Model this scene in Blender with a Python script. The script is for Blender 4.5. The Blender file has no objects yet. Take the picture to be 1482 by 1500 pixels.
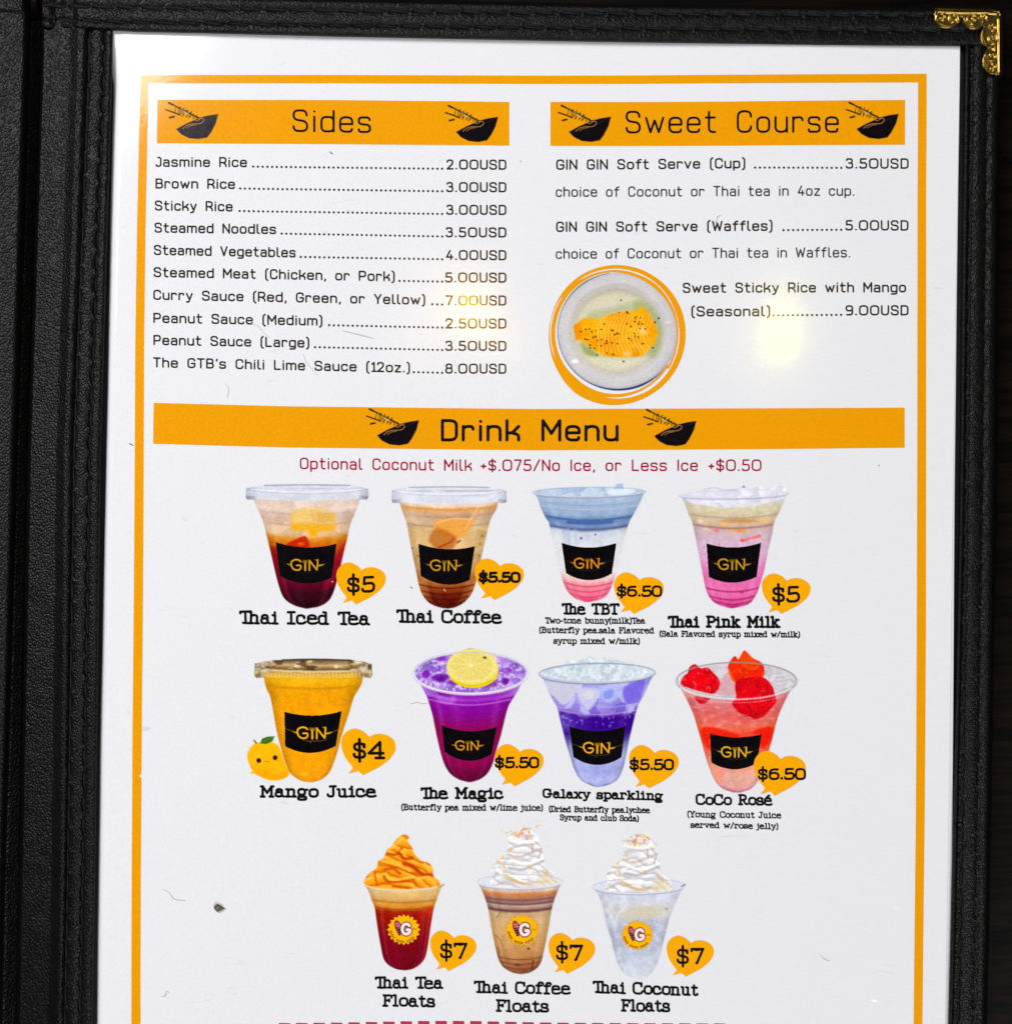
import bpy, math, random
import numpy as np
from mathutils import Matrix, Vector

random.seed(7)
S = bpy.context.scene
COL = S.collection
PX = 0.000175                 # one pixel of the 1482 x 1500 photograph, in metres on the page
CAM_H = 0.34                  # camera height above the page


def world_xy(px, py, z=0.0):
    """point of the photograph -> world x, y at height z under the overhead camera"""
    k = PX * (CAM_H - z) / CAM_H
    return (np.asarray(px, float) - 741.0) * k, (750.0 - np.asarray(py, float)) * k


# ------------------------------------------------------------------ camera
cam_data = bpy.data.cameras.new('camera')
cam = bpy.data.objects.new('camera', cam_data)
COL.objects.link(cam)
cam.location = (0, 0, CAM_H)
cam_data.sensor_fit = 'HORIZONTAL'
cam_data.sensor_width = 36
cam_data.lens = 36 * CAM_H / (1482 * PX)
cam_data.clip_start = 0.01
cam_data.clip_end = 50
S.camera = cam

# ------------------------------------------------------------------ world, lamps, exposure
W = bpy.data.worlds.new('World')
S.world = W
W.use_nodes = True
W.node_tree.nodes['Background'].inputs['Color'].default_value = (0.80, 0.88, 1.0, 1)
W.node_tree.nodes['Background'].inputs['Strength'].default_value = 0.035


def area(name, loc, target, size, power, color, size_y=None):
    d = bpy.data.lights.new(name, 'AREA')
    d.energy = power
    d.color = color
    d.size = size
    if size_y:
        d.shape = 'RECTANGLE'
        d.size_y = size_y
    o = bpy.data.objects.new(name, d)
    COL.objects.link(o)
    o.location = loc
    o.rotation_euler = (Vector(target) - Vector(loc)).to_track_quat('-Z', 'Y').to_euler()
    return o


area('window_light', (-0.66, 0.58, 1.05), (-0.03, 0.03, 0), 0.60, 17.8, (0.975, 0.98, 1.0))
area('room_light', (0.55, -1.30, 1.40), (0.03, -0.05, 0), 0.7, 22.5, (0.975, 0.98, 1.0))


def bulb(name, px, py, height, radius, power, color):
    """a lamp bulb, or the halo light added round it, set where the sleeve mirrors it at that point of the page"""
    x, y = world_xy(px, py)
    t = (CAM_H + height) / CAM_H
    d = bpy.data.lights.new(name, 'POINT')
    d.energy = power
    d.shadow_soft_size = radius
    d.color = color
    o = bpy.data.objects.new(name, d)
    COL.objects.link(o)
    o.location = (x * t, y * t, height)


bulb('pendant_bulb', 1143, 492, 1.3, 0.017, 0.85, (1.0, 0.86, 0.0))
bulb('pendant_halo_light', 1122, 490, 1.3, 0.075, 0.30, (1.0, 0.86, 0.40))  # wide dim light added to give the bulb's reflection its halo
bulb('pendant_bulb', 690, 459, 1.3, 0.022, 1.15, (1.0, 0.50, 0.0))
bulb('pendant_halo_light', 672, 465, 1.3, 0.075, 0.34, (1.0, 0.74, 0.38))  # second added light, for the halo round this bulb's reflection

S.view_settings.view_transform = 'Standard'
S.view_settings.look = 'None'
S.view_settings.exposure = 0.0
S.view_settings.gamma = 1.0
S.view_settings.use_curve_mapping = False
S.cycles.max_bounces = 6
S.cycles.use_adaptive_sampling = True

# ------------------------------------------------------------------ small helpers
PAPER = (229, 229, 232)
ORANGE = (233, 154, 0)
_loc = {}


def lin(c):
    c = np.asarray(c, float) / 255.0
    return np.where(c <= 0.04045, c / 12.92, ((c + 0.055) / 1.055) ** 2.4)


_rng = np.random.RandomState(11)
_TAB = _rng.rand(256, 256)


def vnoise(X, Y, scale, seed=0):
    x = np.asarray(X, float) / scale + seed * 17.31
    y = np.asarray(Y, float) / scale + seed * 9.77
    xi = np.floor(x).astype(int)
    yi = np.floor(y).astype(int)
    fx = x - xi
    fy = y - yi
    fx = fx * fx * (3 - 2 * fx)
    fy = fy * fy * (3 - 2 * fy)
    a = _TAB[yi % 256, xi % 256]
    b = _TAB[yi % 256, (xi + 1) % 256]
    c = _TAB[(yi + 1) % 256, xi % 256]
    d = _TAB[(yi + 1) % 256, (xi + 1) % 256]
    return (a * (1 - fx) + b * fx) * (1 - fy) + (c * (1 - fx) + d * fx) * fy


def fbm(X, Y, scale, seed=0, octv=4):
    s = 0
    amp = 0.5
    for o in range(octv):
        s = s + amp * vnoise(X, Y, scale / 2 ** o, seed + o)
        amp *= 0.5
    return s / (1 - 0.5 ** octv)


def page_z(px, py):
    """the gentle waviness of the laminated sheet, metres"""
    px = np.asarray(px, float)
    py = np.asarray(py, float)
    z = 0.00010 * np.sin(px / 150.0 + 0.6 * np.sin(py / 210.0)) + 0.00012 * np.sin(py / 170.0 + 1.0)
    z = z + 0.0005 * (fbm(px, py, 260.0, 5, 2) - 0.5)
    soft = np.clip((px - 900) / 120, 0, 1) * np.clip((1340 - px) / 40, 0, 1) * np.clip((py - 1160) / 80, 0, 1)
    soft = soft + 0.5 * np.clip((340 - px) / 90, 0, 1) * np.clip((px - 165) / 20, 0, 1) * np.clip((py - 1000) / 120, 0, 1)
    z = z + 0.00030 * soft * (fbm(px, py, 60.0, 15, 3) - 0.5)
    for amp, pts in CREASES:
        xs = [p[0] for p in pts]
        ys = [p[1] for p in pts]
        box = (px > min(xs) - 9) & (px < max(xs) + 9) & (py > min(ys) - 9) & (py < max(ys) + 9)
        if not box.any():
            continue
        d = np.full(px.shape, 99.0)
        for (ax, ay), (bx, by) in zip(pts[:-1], pts[1:]):
            t = np.clip(((px - ax) * (bx - ax) + (py - ay) * (by - ay)) / ((bx - ax) ** 2 + (by - ay) ** 2), 0, 1)
            d = np.where(box, np.minimum(d, np.hypot(px - ax - t * (bx - ax), py - ay - t * (by - ay))), d)
        z = z + 1.15 * amp * np.exp(-(d / 2.1) ** 2)
    return z


# ridges and dents pressed into the film, where the photograph shows them
CREASES = [
    (6e-5, [(1112, 1226), (1103, 1232), (1096, 1243), (1094, 1257)]), (5e-5, [(1104, 1277), (1089, 1270), (1075, 1280), (1064, 1297)]),
    (5e-5, [(1030, 1482), (1018, 1487), (1010, 1496)]), (5e-5, [(1016, 1106), (1003, 1116), (995, 1130), (994, 1146), (1003, 1158)]),
    (5e-5, [(921, 1132), (927, 1140), (936, 1145)]), (-5e-5, [(1166, 1032), (1161, 1042), (1160, 1056)]), (-5e-5, [(1183, 1112), (1190, 1098), (1199, 1090)]),
    (-7e-5, [(162, 1143), (176, 1141)]), (-7e-5, [(164, 1153), (178, 1149)]), (-8e-5, [(166, 1193), (178, 1190)]), (-6e-5, [(160, 1290), (172, 1284)]), (-6e-5, [(158, 1382), (166, 1380)]),
    (-6e-5, [(160, 1262), (178, 1256)]), (-6e-5, [(160, 1330), (177, 1322)]), (-6e-5, [(158, 1420), (175, 1412)]), (-7e-5, [(1195, 1320), (1206, 1323), (1210, 1318)]), (-7e-5, [(1302, 1330), (1310, 1334), (1316, 1332)]),
    (-6e-5, [(1225, 1345), (1229, 1347)]), (-6e-5, [(1240, 1349), (1256, 1362)]), (-6e-5, [(1277, 1468), (1284, 1469)]), (5e-5, [(262, 381), (270, 376), (276, 374)]), (-6e-5, [(222, 548), (231, 545)]),
    (-5e-5, [(236, 562), (250, 560)]), (4e-5, [(320, 560), (350, 552), (380, 556)]), (-5e-5, [(940, 940), (958, 952)]), (-5e-5, [(470, 960), (490, 948), (512, 938)]), (-5e-5, [(560, 985), (540, 1000), (525, 1008)]),
]


def make_mesh(name, verts, faces, mat, parent=None, smooth=True, rgb=None, loc=None):
    """verts (n,3) world; faces a list of equal-length index arrays; child objects keep world place"""
    verts = np.asarray(verts, float)
    if loc is None:
        loc = (verts.min(0) + verts.max(0)) / 2
    loc = np.asarray(loc, float)
    me = bpy.data.meshes.new(name)
    nv = len(verts)
    me.vertices.add(nv)
    me.vertices.foreach_set('co', (verts - loc).astype(np.float32).ravel())
    loops = np.concatenate([np.asarray(f, np.int32).ravel() for f in faces])
    tot = np.concatenate([np.full(len(f), np.asarray(f).shape[1], np.int32) for f in faces])
    start = np.concatenate([[0], np.cumsum(tot)[:-1]]).astype(np.int32)
    me.loops.add(len(loops))
    me.loops.foreach_set('vertex_index', loops.astype(np.int32))
    me.polygons.add(len(tot))
    me.polygons.foreach_set('loop_start', start)
    me.polygons.foreach_set('loop_total', tot)
    me.polygons.foreach_set('use_smooth', np.full(len(tot), smooth, dtype=bool))
    me.update(calc_edges=True)
    me.validate()
    if rgb is not None:
        at = me.color_attributes.new('ink', 'FLOAT_COLOR', 'POINT')
        full = np.ones((nv, 4), np.float32)
        full[:, :3] = rgb
        at.data.foreach_set('color', full.ravel())
    if mat:
        me.materials.append(mat)
    o = bpy.data.objects.new(name, me)
    COL.objects.link(o)
    o.location = loc
    _loc[o.name] = Vector(loc)
    if parent:
        o.parent = parent
        o.matrix_parent_inverse = Matrix.Translation(-_loc[parent.name])
    return o


def empty(name, loc):
    o = bpy.data.objects.new(name, None)
    COL.objects.link(o)
    o.location = loc
    o.empty_display_size = 0.01
    _loc[o.name] = Vector(loc)
    return o


def tag(o, label=None, cat=None, group=None, kind=None):
    if label:
        o['label'] = label
    if cat:
        o['category'] = cat
    if group:
        o['group'] = group
    if kind:
        o['kind'] = kind
    return o


LAYER = 0.000022


def page_pts(px, py, layer):
    z = page_z(px, py) + layer * LAYER
    x, y = world_xy(px, py)
    return np.stack([x, y, z], -1)


# ------------------------------------------------------------------ materials
def new_mat(name):
    m = bpy.data.materials.new(name)
    m.use_nodes = True
    nt = m.node_tree
    return m, nt, nt.nodes['Principled BSDF']


def laminate(nt, b):
    """the clear film over the print: a glossy coat with fine orange peel, dents and scuffs"""
    b.inputs['Roughness'].default_value = 0.5
    b.inputs['Specular IOR Level'].default_value = 0.02
    b.inputs['Coat Weight'].default_value = 0.85
    b.inputs['Coat Roughness'].default_value = 0.085
    geo = nt.nodes.new('ShaderNodeNewGeometry')
    n1 = nt.nodes.new('ShaderNodeTexNoise')
    n1.inputs['Scale'].default_value = 900
    n1.inputs['Detail'].default_value = 3
    n2 = nt.nodes.new('ShaderNodeTexNoise')
    n2.inputs['Scale'].default_value = 70
    n2.inputs['Detail'].default_value = 4
    n2.inputs['Distortion'].default_value = 1.2
    for n in (n1, n2):
        nt.links.new(geo.outputs['Position'], n.inputs['Vector'])
    mx = nt.nodes.new('ShaderNodeMath')
    mx.operation = 'MULTIPLY_ADD'
    nt.links.new(n2.outputs['Fac'], mx.inputs[0])
    mx.inputs[1].default_value = 3.0
    nt.links.new(n1.outputs['Fac'], mx.inputs[2])
    bp = nt.nodes.new('ShaderNodeBump')
    bp.inputs['Strength'].default_value = 0.5
    bp.inputs['Distance'].default_value = 0.00005
    nt.links.new(mx.outputs[0], bp.inputs['Height'])
    nt.links.new(bp.outputs['Normal'], b.inputs['Normal'])
    bc = nt.nodes.new('ShaderNodeBump')
    bc.inputs['Strength'].default_value = 0.22
    bc.inputs['Distance'].default_value = 0.00004
    nt.links.new(n1.outputs['Fac'], bc.inputs['Height'])
    nt.links.new(bc.outputs['Normal'], b.inputs['Coat Normal'])
    return geo


def ink_mat(name, rgb, mottle=0.06):
    m, nt, b = new_mat(name)
    geo = laminate(nt, b)
    n = nt.nodes.new('ShaderNodeTexNoise')
    n.inputs['Scale'].default_value = 1600
    n.inputs['Detail'].default_value = 3
    nt.links.new(geo.outputs['Position'], n.inputs['Vector'])
    r = nt.nodes.new('ShaderNodeMapRange')
    r.inputs[1].default_value = 0.3
    r.inputs[2].default_value = 0.7
    r.inputs[3].default_value = 1 - mottle
    r.inputs[4].default_value = 1 + mottle
    nt.links.new(n.outputs['Fac'], r.inputs[0])
    mix = nt.nodes.new('ShaderNodeVectorMath')
    mix.operation = 'SCALE'
    mix.inputs[0].default_value = tuple(lin(rgb))
    nt.links.new(r.outputs[0], mix.inputs['Scale'])
    nt.links.new(mix.outputs[0], b.inputs['Base Color'])
    return m


def paper_mat():
    m, nt, b = new_mat('laminated_paper')
    geo = laminate(nt, b)
    base = tuple(lin(PAPER)) + (1,)
    # fine paper tooth
    n = nt.nodes.new('ShaderNodeTexNoise')
    n.inputs['Scale'].default_value = 1500
    n.inputs['Detail'].default_value = 4
    nt.links.new(geo.outputs['Position'], n.inputs['Vector'])
    r = nt.nodes.new('ShaderNodeMapRange')
    r.inputs[1].default_value = 0.3
    r.inputs[2].default_value = 0.7
    r.inputs[3].default_value = 0.978
    r.inputs[4].default_value = 1.02
    nt.links.new(n.outputs['Fac'], r.inputs[0])
    mul = nt.nodes.new('ShaderNodeVectorMath')
    mul.operation = 'SCALE'
    mul.inputs[0].default_value = base[:3]
    nt.links.new(r.outputs[0], mul.inputs['Scale'])
    # scattered grey scuffs: stretched noise, only where a second noise is high
    mp = nt.nodes.new('ShaderNodeMapping')
    mp.inputs['Rotation'].default_value = (0, 0, 0.5)
    mp.inputs['Scale'].default_value = (130, 480, 1)
    nt.links.new(geo.outputs['Position'], mp.inputs['Vector'])
    s1 = nt.nodes.new('ShaderNodeTexNoise')
    s1.inputs['Scale'].default_value = 1.0
    s1.inputs['Detail'].default_value = 3
    s1.inputs['Distortion'].default_value = 1.5
    nt.links.new(mp.outputs[0], s1.inputs['Vector'])
    c1 = nt.nodes.new('ShaderNodeMapRange')
    c1.inputs[1].default_value = 0.66
    c1.inputs[2].default_value = 0.78
    nt.links.new(s1.outputs['Fac'], c1.inputs[0])
    s2 = nt.nodes.new('ShaderNodeTexNoise')
    s2.inputs['Scale'].default_value = 45
    nt.links.new(geo.outputs['Position'], s2.inputs['Vector'])
    c2 = nt.nodes.new('ShaderNodeMapRange')
    c2.inputs[1].default_value = 0.52
    c2.inputs[2].default_value = 0.62
    nt.links.new(s2.outputs['Fac'], c2.inputs[0])
    mm = nt.nodes.new('ShaderNodeMath')
    mm.operation = 'MULTIPLY'
    nt.links.new(c1.outputs[0], mm.inputs[0])
    nt.links.new(c2.outputs[0], mm.inputs[1])
    m3 = nt.nodes.new('ShaderNodeMath')
    m3.operation = 'MULTIPLY'
    nt.links.new(mm.outputs[0], m3.inputs[0])
    m3.inputs[1].default_value = 0.22
    mix = nt.nodes.new('ShaderNodeMix')
    mix.data_type = 'RGBA'
    nt.links.new(m3.outputs[0], mix.inputs['Factor'])
    nt.links.new(mul.outputs[0], mix.inputs['A'])
    mix.inputs['B'].default_value = (0.18, 0.18, 0.18, 1)
    nt.links.new(mix.outputs['Result'], b.inputs['Base Color'])
    return m


def picture_mat():
    m, nt, b = new_mat('printed_picture')
    laminate(nt, b)
    a = nt.nodes.new('ShaderNodeVertexColor')
    a.layer_name = 'ink'
    nt.links.new(a.outputs['Color'], b.inputs['Base Color'])
    return m


def leather_mat(name, base, rough=0.42, scale=1500, strength=0.8):
    m, nt, b = new_mat(name)
    b.inputs['Roughness'].default_value = rough
    b.inputs['Specular IOR Level'].default_value = 0.17
    geo = nt.nodes.new('ShaderNodeNewGeometry')
    wn = nt.nodes.new('ShaderNodeTexNoise')
    wn.inputs['Scale'].default_value = 260
    wn.inputs['Detail'].default_value = 2
    nt.links.new(geo.outputs['Position'], wn.inputs['Vector'])
    ad = nt.nodes.new('ShaderNodeVectorMath')
    ad.operation = 'MULTIPLY_ADD'
    nt.links.new(wn.outputs['Color'], ad.inputs[0])
    ad.inputs[1].default_value = (0.0011, 0.0011, 0.0011)
    nt.links.new(geo.outputs['Position'], ad.inputs[2])
    v = nt.nodes.new('ShaderNodeTexVoronoi')
    v.feature = 'F1'
    v.inputs['Scale'].default_value = scale
    nt.links.new(ad.outputs[0], v.inputs['Vector'])
    n = nt.nodes.new('ShaderNodeTexNoise')
    n.inputs['Scale'].default_value = 330
    n.inputs['Detail'].default_value = 4
    nt.links.new(geo.outputs['Position'], n.inputs['Vector'])
    mh = nt.nodes.new('ShaderNodeMath')
    mh.operation = 'MULTIPLY_ADD'
    nt.links.new(v.outputs['Distance'], mh.inputs[0])
    mh.inputs[1].default_value = -1.0
    ns = nt.nodes.new('ShaderNodeMath')
    ns.operation = 'MULTIPLY'
    ns.inputs[1].default_value = 0.16
    nt.links.new(n.outputs['Fac'], ns.inputs[0])
    nt.links.new(ns.outputs[0], mh.inputs[2])
    bp = nt.nodes.new('ShaderNodeBump')
    bp.inputs['Strength'].default_value = strength
    bp.inputs['Distance'].default_value = 0.00022
    nt.links.new(mh.outputs[0], bp.inputs['Height'])
    nt.links.new(bp.outputs['Normal'], b.inputs['Normal'])
    r = nt.nodes.new('ShaderNodeMapRange')
    r.inputs[1].default_value = 0.3
    r.inputs[2].default_value = 0.7
    r.inputs[3].default_value = 0.7
    r.inputs[4].default_value = 1.4
    nt.links.new(n.outputs['Fac'], r.inputs[0])
    sc = nt.nodes.new('ShaderNodeVectorMath')
    sc.operation = 'SCALE'
    sc.inputs[0].default_value = base
    nt.links.new(r.outputs[0], sc.inputs['Scale'])
    nt.links.new(sc.outputs[0], b.inputs['Base Color'])
    return m


def plain_mat(name, rgb, rough, metal=0.0, noise=0.0, nscale=300, bump=0.0):
    m, nt, b = new_mat(name)
    b.inputs['Roughness'].default_value = rough
    b.inputs['Metallic'].default_value = metal
    geo = nt.nodes.new('ShaderNodeNewGeometry')
    n = nt.nodes.new('ShaderNodeTexNoise')
    n.inputs['Scale'].default_value = nscale
    n.inputs['Detail'].default_value = 4
    nt.links.new(geo.outputs['Position'], n.inputs['Vector'])
    r = nt.nodes.new('ShaderNodeMapRange')
    r.inputs[1].default_value = 0.3
    r.inputs[2].default_value = 0.7
    r.inputs[3].default_value = 1 - noise
    r.inputs[4].default_value = 1 + noise
    nt.links.new(n.outputs['Fac'], r.inputs[0])
    sc = nt.nodes.new('ShaderNodeVectorMath')
    sc.operation = 'SCALE'
    sc.inputs[0].default_value = rgb
    nt.links.new(r.outputs[0], sc.inputs['Scale'])
    nt.links.new(sc.outputs[0], b.inputs['Base Color'])
    if bump:
        bp = nt.nodes.new('ShaderNodeBump')
        bp.inputs['Strength'].default_value = 0.5
        bp.inputs['Distance'].default_value = bump
        nt.links.new(n.outputs['Fac'], bp.inputs['Height'])
        nt.links.new(bp.outputs['Normal'], b.inputs['Normal'])
    return m


def wood_mat():
    m, nt, b = new_mat('dark_wood')
    b.inputs['Roughness'].default_value = 0.5
    b.inputs['Specular IOR Level'].default_value = 0.06
    geo = nt.nodes.new('ShaderNodeNewGeometry')
    mp = nt.nodes.new('ShaderNodeMapping')
    mp.inputs['Rotation'].default_value = (0, 0, -0.35)
    mp.inputs['Scale'].default_value = (30, 330, 30)
    nt.links.new(geo.outputs['Position'], mp.inputs['Vector'])
    n = nt.nodes.new('ShaderNodeTexNoise')
    n.inputs['Scale'].default_value = 1.0
    n.inputs['Detail'].default_value = 6
    n.inputs['Distortion'].default_value = 0.8
    nt.links.new(mp.outputs[0], n.inputs['Vector'])
    cr = nt.nodes.new('ShaderNodeValToRGB')
    cr.color_ramp.elements[0].position = 0.38
    cr.color_ramp.elements[0].color = (0.0012, 0.0009, 0.0007, 1)
    cr.color_ramp.elements[1].position = 0.75
    cr.color_ramp.elements[1].color = (0.009, 0.0045, 0.0025, 1)
    nt.links.new(n.outputs['Fac'], cr.inputs[0])
    nt.links.new(cr.outputs[0], b.inputs['Base Color'])
    bp = nt.nodes.new('ShaderNodeBump')
    bp.inputs['Strength'].default_value = 0.3
    bp.inputs['Distance'].default_value = 0.0003
    nt.links.new(n.outputs['Fac'], bp.inputs['Height'])
    nt.links.new(bp.outputs['Normal'], b.inputs['Normal'])
    return m


M_PAPER = paper_mat()
M_PIC = picture_mat()
M_ORANGE = ink_mat('orange_ink', ORANGE, 0.05)
M_BUBBLE = ink_mat('amber_ink', (247, 168, 0), 0.05)
M_BLACK = ink_mat('black_ink', (18, 15, 14), 0.1)
M_BROWN = ink_mat('brown_black_ink', (48, 38, 30), 0.1)
M_GREY = ink_mat('grey_ink', (52, 50, 58), 0.1)
M_RED = ink_mat('crimson_ink', (160, 12, 52), 0.06)
M_DASH = ink_mat('dull_red_ink', (176, 52, 80), 0.06)
M_LEATHER = leather_mat('black_leather', (0.0030, 0.0030, 0.0028), 0.40, 1750, 0.8)
M_DEEP = leather_mat('gutter_leather', (0.006, 0.006, 0.006), 0.6)
M_THREAD = plain_mat('black_thread', (0.0015, 0.0015, 0.0015), 0.95, 0, 0.3, 3000)
M_BOARD = plain_mat('black_backing', (0.010, 0.010, 0.014), 0.3, 0, 0.2, 200)
M_GOLD = plain_mat("brass", (0.50, 0.34, 0.085), 0.28, 1.0, 0.05, 900)
M_WOOD = wood_mat()
M_CRUMB = plain_mat('crumb', (0.13, 0.11, 0.065), 0.8, 0, 0.5, 1500, 0.0003)
M_LINT = plain_mat('lint', (0.45, 0.45, 0.46), 0.7, 0, 0.3, 2000)
M_SPECK = plain_mat('dirt_speck', (0.10, 0.10, 0.10), 0.8, 0, 0.3, 2000)
M_FILM = plain_mat('clear_film_edge', (0.72, 0.73, 0.75), 0.2, 0, 0.04, 500)

# ------------------------------------------------------------------ flat outlines from distance fields
_FLIP = True


def field_mesh(name, f, x0, y0, cell, mat, layer, parent):
    """marching squares on f (>0 inside): one clean flat printed shape lying on the page"""
    ny, nx = f.shape
    ins = f > 0
    a = ins[:-1, :-1]
    b = ins[:-1, 1:]
    c = ins[1:, 1:]
    d = ins[1:, :-1]
    case = a * 1 + b * 2 + c * 4 + d * 8
    N = nx * ny
    polys = []
    for k in range(1, 16):
        iy, ix = np.nonzero(case == k)
        if len(iy) == 0:
            continue
        cid = [iy * nx + ix, iy * nx + ix + 1, (iy + 1) * nx + ix + 1, (iy + 1) * nx + ix]
        eid = [N + iy * nx + ix, 2 * N + iy * nx + ix + 1, N + (iy + 1) * nx + ix, 2 * N + iy * nx + ix]
        fl = [(k >> i) & 1 for i in range(4)]
        seq = []
        for i in range(4):
            if fl[i]:
                seq.append(cid[i])
            if fl[i] != fl[(i + 1) % 4]:
                seq.append(eid[i])
        polys.append(np.stack(seq[::-1], 1))
    if not polys:
        return None
    allid = np.unique(np.concatenate([p.ravel() for p in polys]))
    kind = allid // N
    r = allid % N
    iy = r // nx
    ix = r % nx
    ff = f.ravel()
    px = ix.astype(float)
    py = iy.astype(float)
    h = kind == 1
    va = ff[r[h]]
    vb = ff[r[h] + 1]
    px[h] += np.clip(va / (va - vb), 0.03, 0.97)
    v = kind == 2
    va = ff[r[v]]
    vb = ff[r[v] + nx]
    py[v] += np.clip(va / (va - vb), 0.03, 0.97)
    verts = page_pts(x0 + px * cell, y0 + py * cell, layer)
    faces = [np.searchsorted(allid, p) for p in polys]
    return make_mesh(name, verts, faces, mat, parent)


class Field:
    def __init__(s, x0, y0, x1, y1, cell):
        s.x0, s.y0, s.cell = x0, y0, cell
        nx = int((x1 - x0) / cell) + 2
        ny = int((y1 - y0) / cell) + 2
        s.xs = x0 + np.arange(nx) * cell
        s.ys = y0 + np.arange(ny) * cell
        s.f = np.full((ny, nx), -1e3)

    def seg(s, ax, ay, bx, by, ra, rb=None):
        rb = ra if rb is None else rb
        m = max(ra, rb) + 2 * s.cell
        i0 = max(0, int((min(ax, bx) - m - s.x0) / s.cell))
        i1 = min(len(s.xs), int((max(ax, bx) + m - s.x0) / s.cell) + 2)
        j0 = max(0, int((min(ay, by) - m - s.y0) / s.cell))
        j1 = min(len(s.ys), int((max(ay, by) + m - s.y0) / s.cell) + 2)
        if i1 <= i0 or j1 <= j0:
            return
        X = s.xs[None, i0:i1]
        Y = s.ys[j0:j1, None]
        dx, dy = bx - ax, by - ay
        L = dx * dx + dy * dy
        t = np.clip(((X - ax) * dx + (Y - ay) * dy) / L, 0, 1) if L > 1e-9 else np.zeros_like(X * Y)
        d = np.hypot(X - ax - t * dx, Y - ay - t * dy)
        s.f[j0:j1, i0:i1] = np.maximum(s.f[j0:j1, i0:i1], ra + (rb - ra) * t - d)

    def stroke(s, pts, r):
        rr = r if hasattr(r, '__len__') else [r] * len(pts)
        for i in range(len(pts) - 1):
            s.seg(*pts[i], *pts[i + 1], rr[i], rr[i + 1])

    def poly(s, pts):
        X, Y = np.meshgrid(s.xs, s.ys)
        s.f = np.maximum(s.f, poly_sd(X, Y, pts))

    def mesh(s, name, mat, layer, parent):
        return field_mesh(name, s.f, s.x0, s.y0, s.cell, mat, layer, parent)


def poly_sd(X, Y, pts):
    """signed distance, positive inside"""
    p = np.asarray(pts, float)
    q = np.roll(p, -1, 0)
    best = np.full(X.shape, 1e9)
    inside = np.zeros(X.shape, bool)
    for (ax, ay), (bx, by) in zip(p, q):
        dx, dy = bx - ax, by - ay
        L = dx * dx + dy * dy
        if L < 1e-9:
            continue
        t = np.clip(((X - ax) * dx + (Y - ay) * dy) / L, 0, 1)
        best = np.minimum(best, (X - ax - t * dx) ** 2 + (Y - ay - t * dy) ** 2)
        if ay != by:
            cond = ((ay > Y) != (by > Y)) & (X < (bx - ax) * (Y - ay) / (by - ay) + ax)
            inside ^= cond
    d = np.sqrt(best)
    return np.where(inside, d, -d)


def smooth_closed(pts, n=6):
    """Catmull-Rom through a closed outline"""
    p = np.asarray(pts, float)
    out = []
    N = len(p)
    for i in range(N):
        p0, p1, p2, p3 = p[i - 1], p[i], p[(i + 1) % N], p[(i + 2) % N]
        for k in range(n):
            t = k / n
            out.append(0.5 * ((2 * p1) + (-p0 + p2) * t + (2 * p0 - 5 * p1 + 4 * p2 - p3) * t * t
                              + (-p0 + 3 * p1 - 3 * p2 + p3) * t ** 3))
    return np.array(out)


def smooth_open(pts, n=6):
    p = np.asarray(pts, float)
    p = np.vstack([2 * p[0] - p[1], p, 2 * p[-1] - p[-2]])
    out = []
    for i in range(1, len(p) - 2):
        p0, p1, p2, p3 = p[i - 1], p[i], p[i + 1], p[i + 2]
        for k in range(n):
            t = k / n
            out.append(0.5 * ((2 * p1) + (-p0 + p2) * t + (2 * p0 - 5 * p1 + 4 * p2 - p3) * t * t
                              + (-p0 + 3 * p1 - 3 * p2 + p3) * t ** 3))
    out.append(p[-2])
    return np.array(out)


def fillet(pts, r, closed):
    p = [np.array(q, float) for q in pts]
    n = len(p)
    out = []
    rng = range(n) if closed else range(1, n - 1)
    if not closed:
        out.append(p[0])
    for i in rng:
        a, b, c = p[i - 1], p[i], p[(i + 1) % n]
        la, lc = np.linalg.norm(a - b), np.linalg.norm(c - b)
        ka = 0.5 if (closed or i > 1) else 1.0
        kc = 0.5 if (closed or i < n - 2) else 1.0
        t = min(r, la * ka, lc * kc)
        s = b + (a - b) / max(la, 1e-9) * t
        e = b + (c - b) / max(lc, 1e-9) * t
        for k in range(6):
            u = k / 5
            # between a quadratic and a circle-like corner
            out.append((1 - u) ** 2 * s + 2 * u * (1 - u) * b + u * u * e)
    if closed:
        out.append(out[0])
    else:
        out.append(p[-1])
    return out


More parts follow.
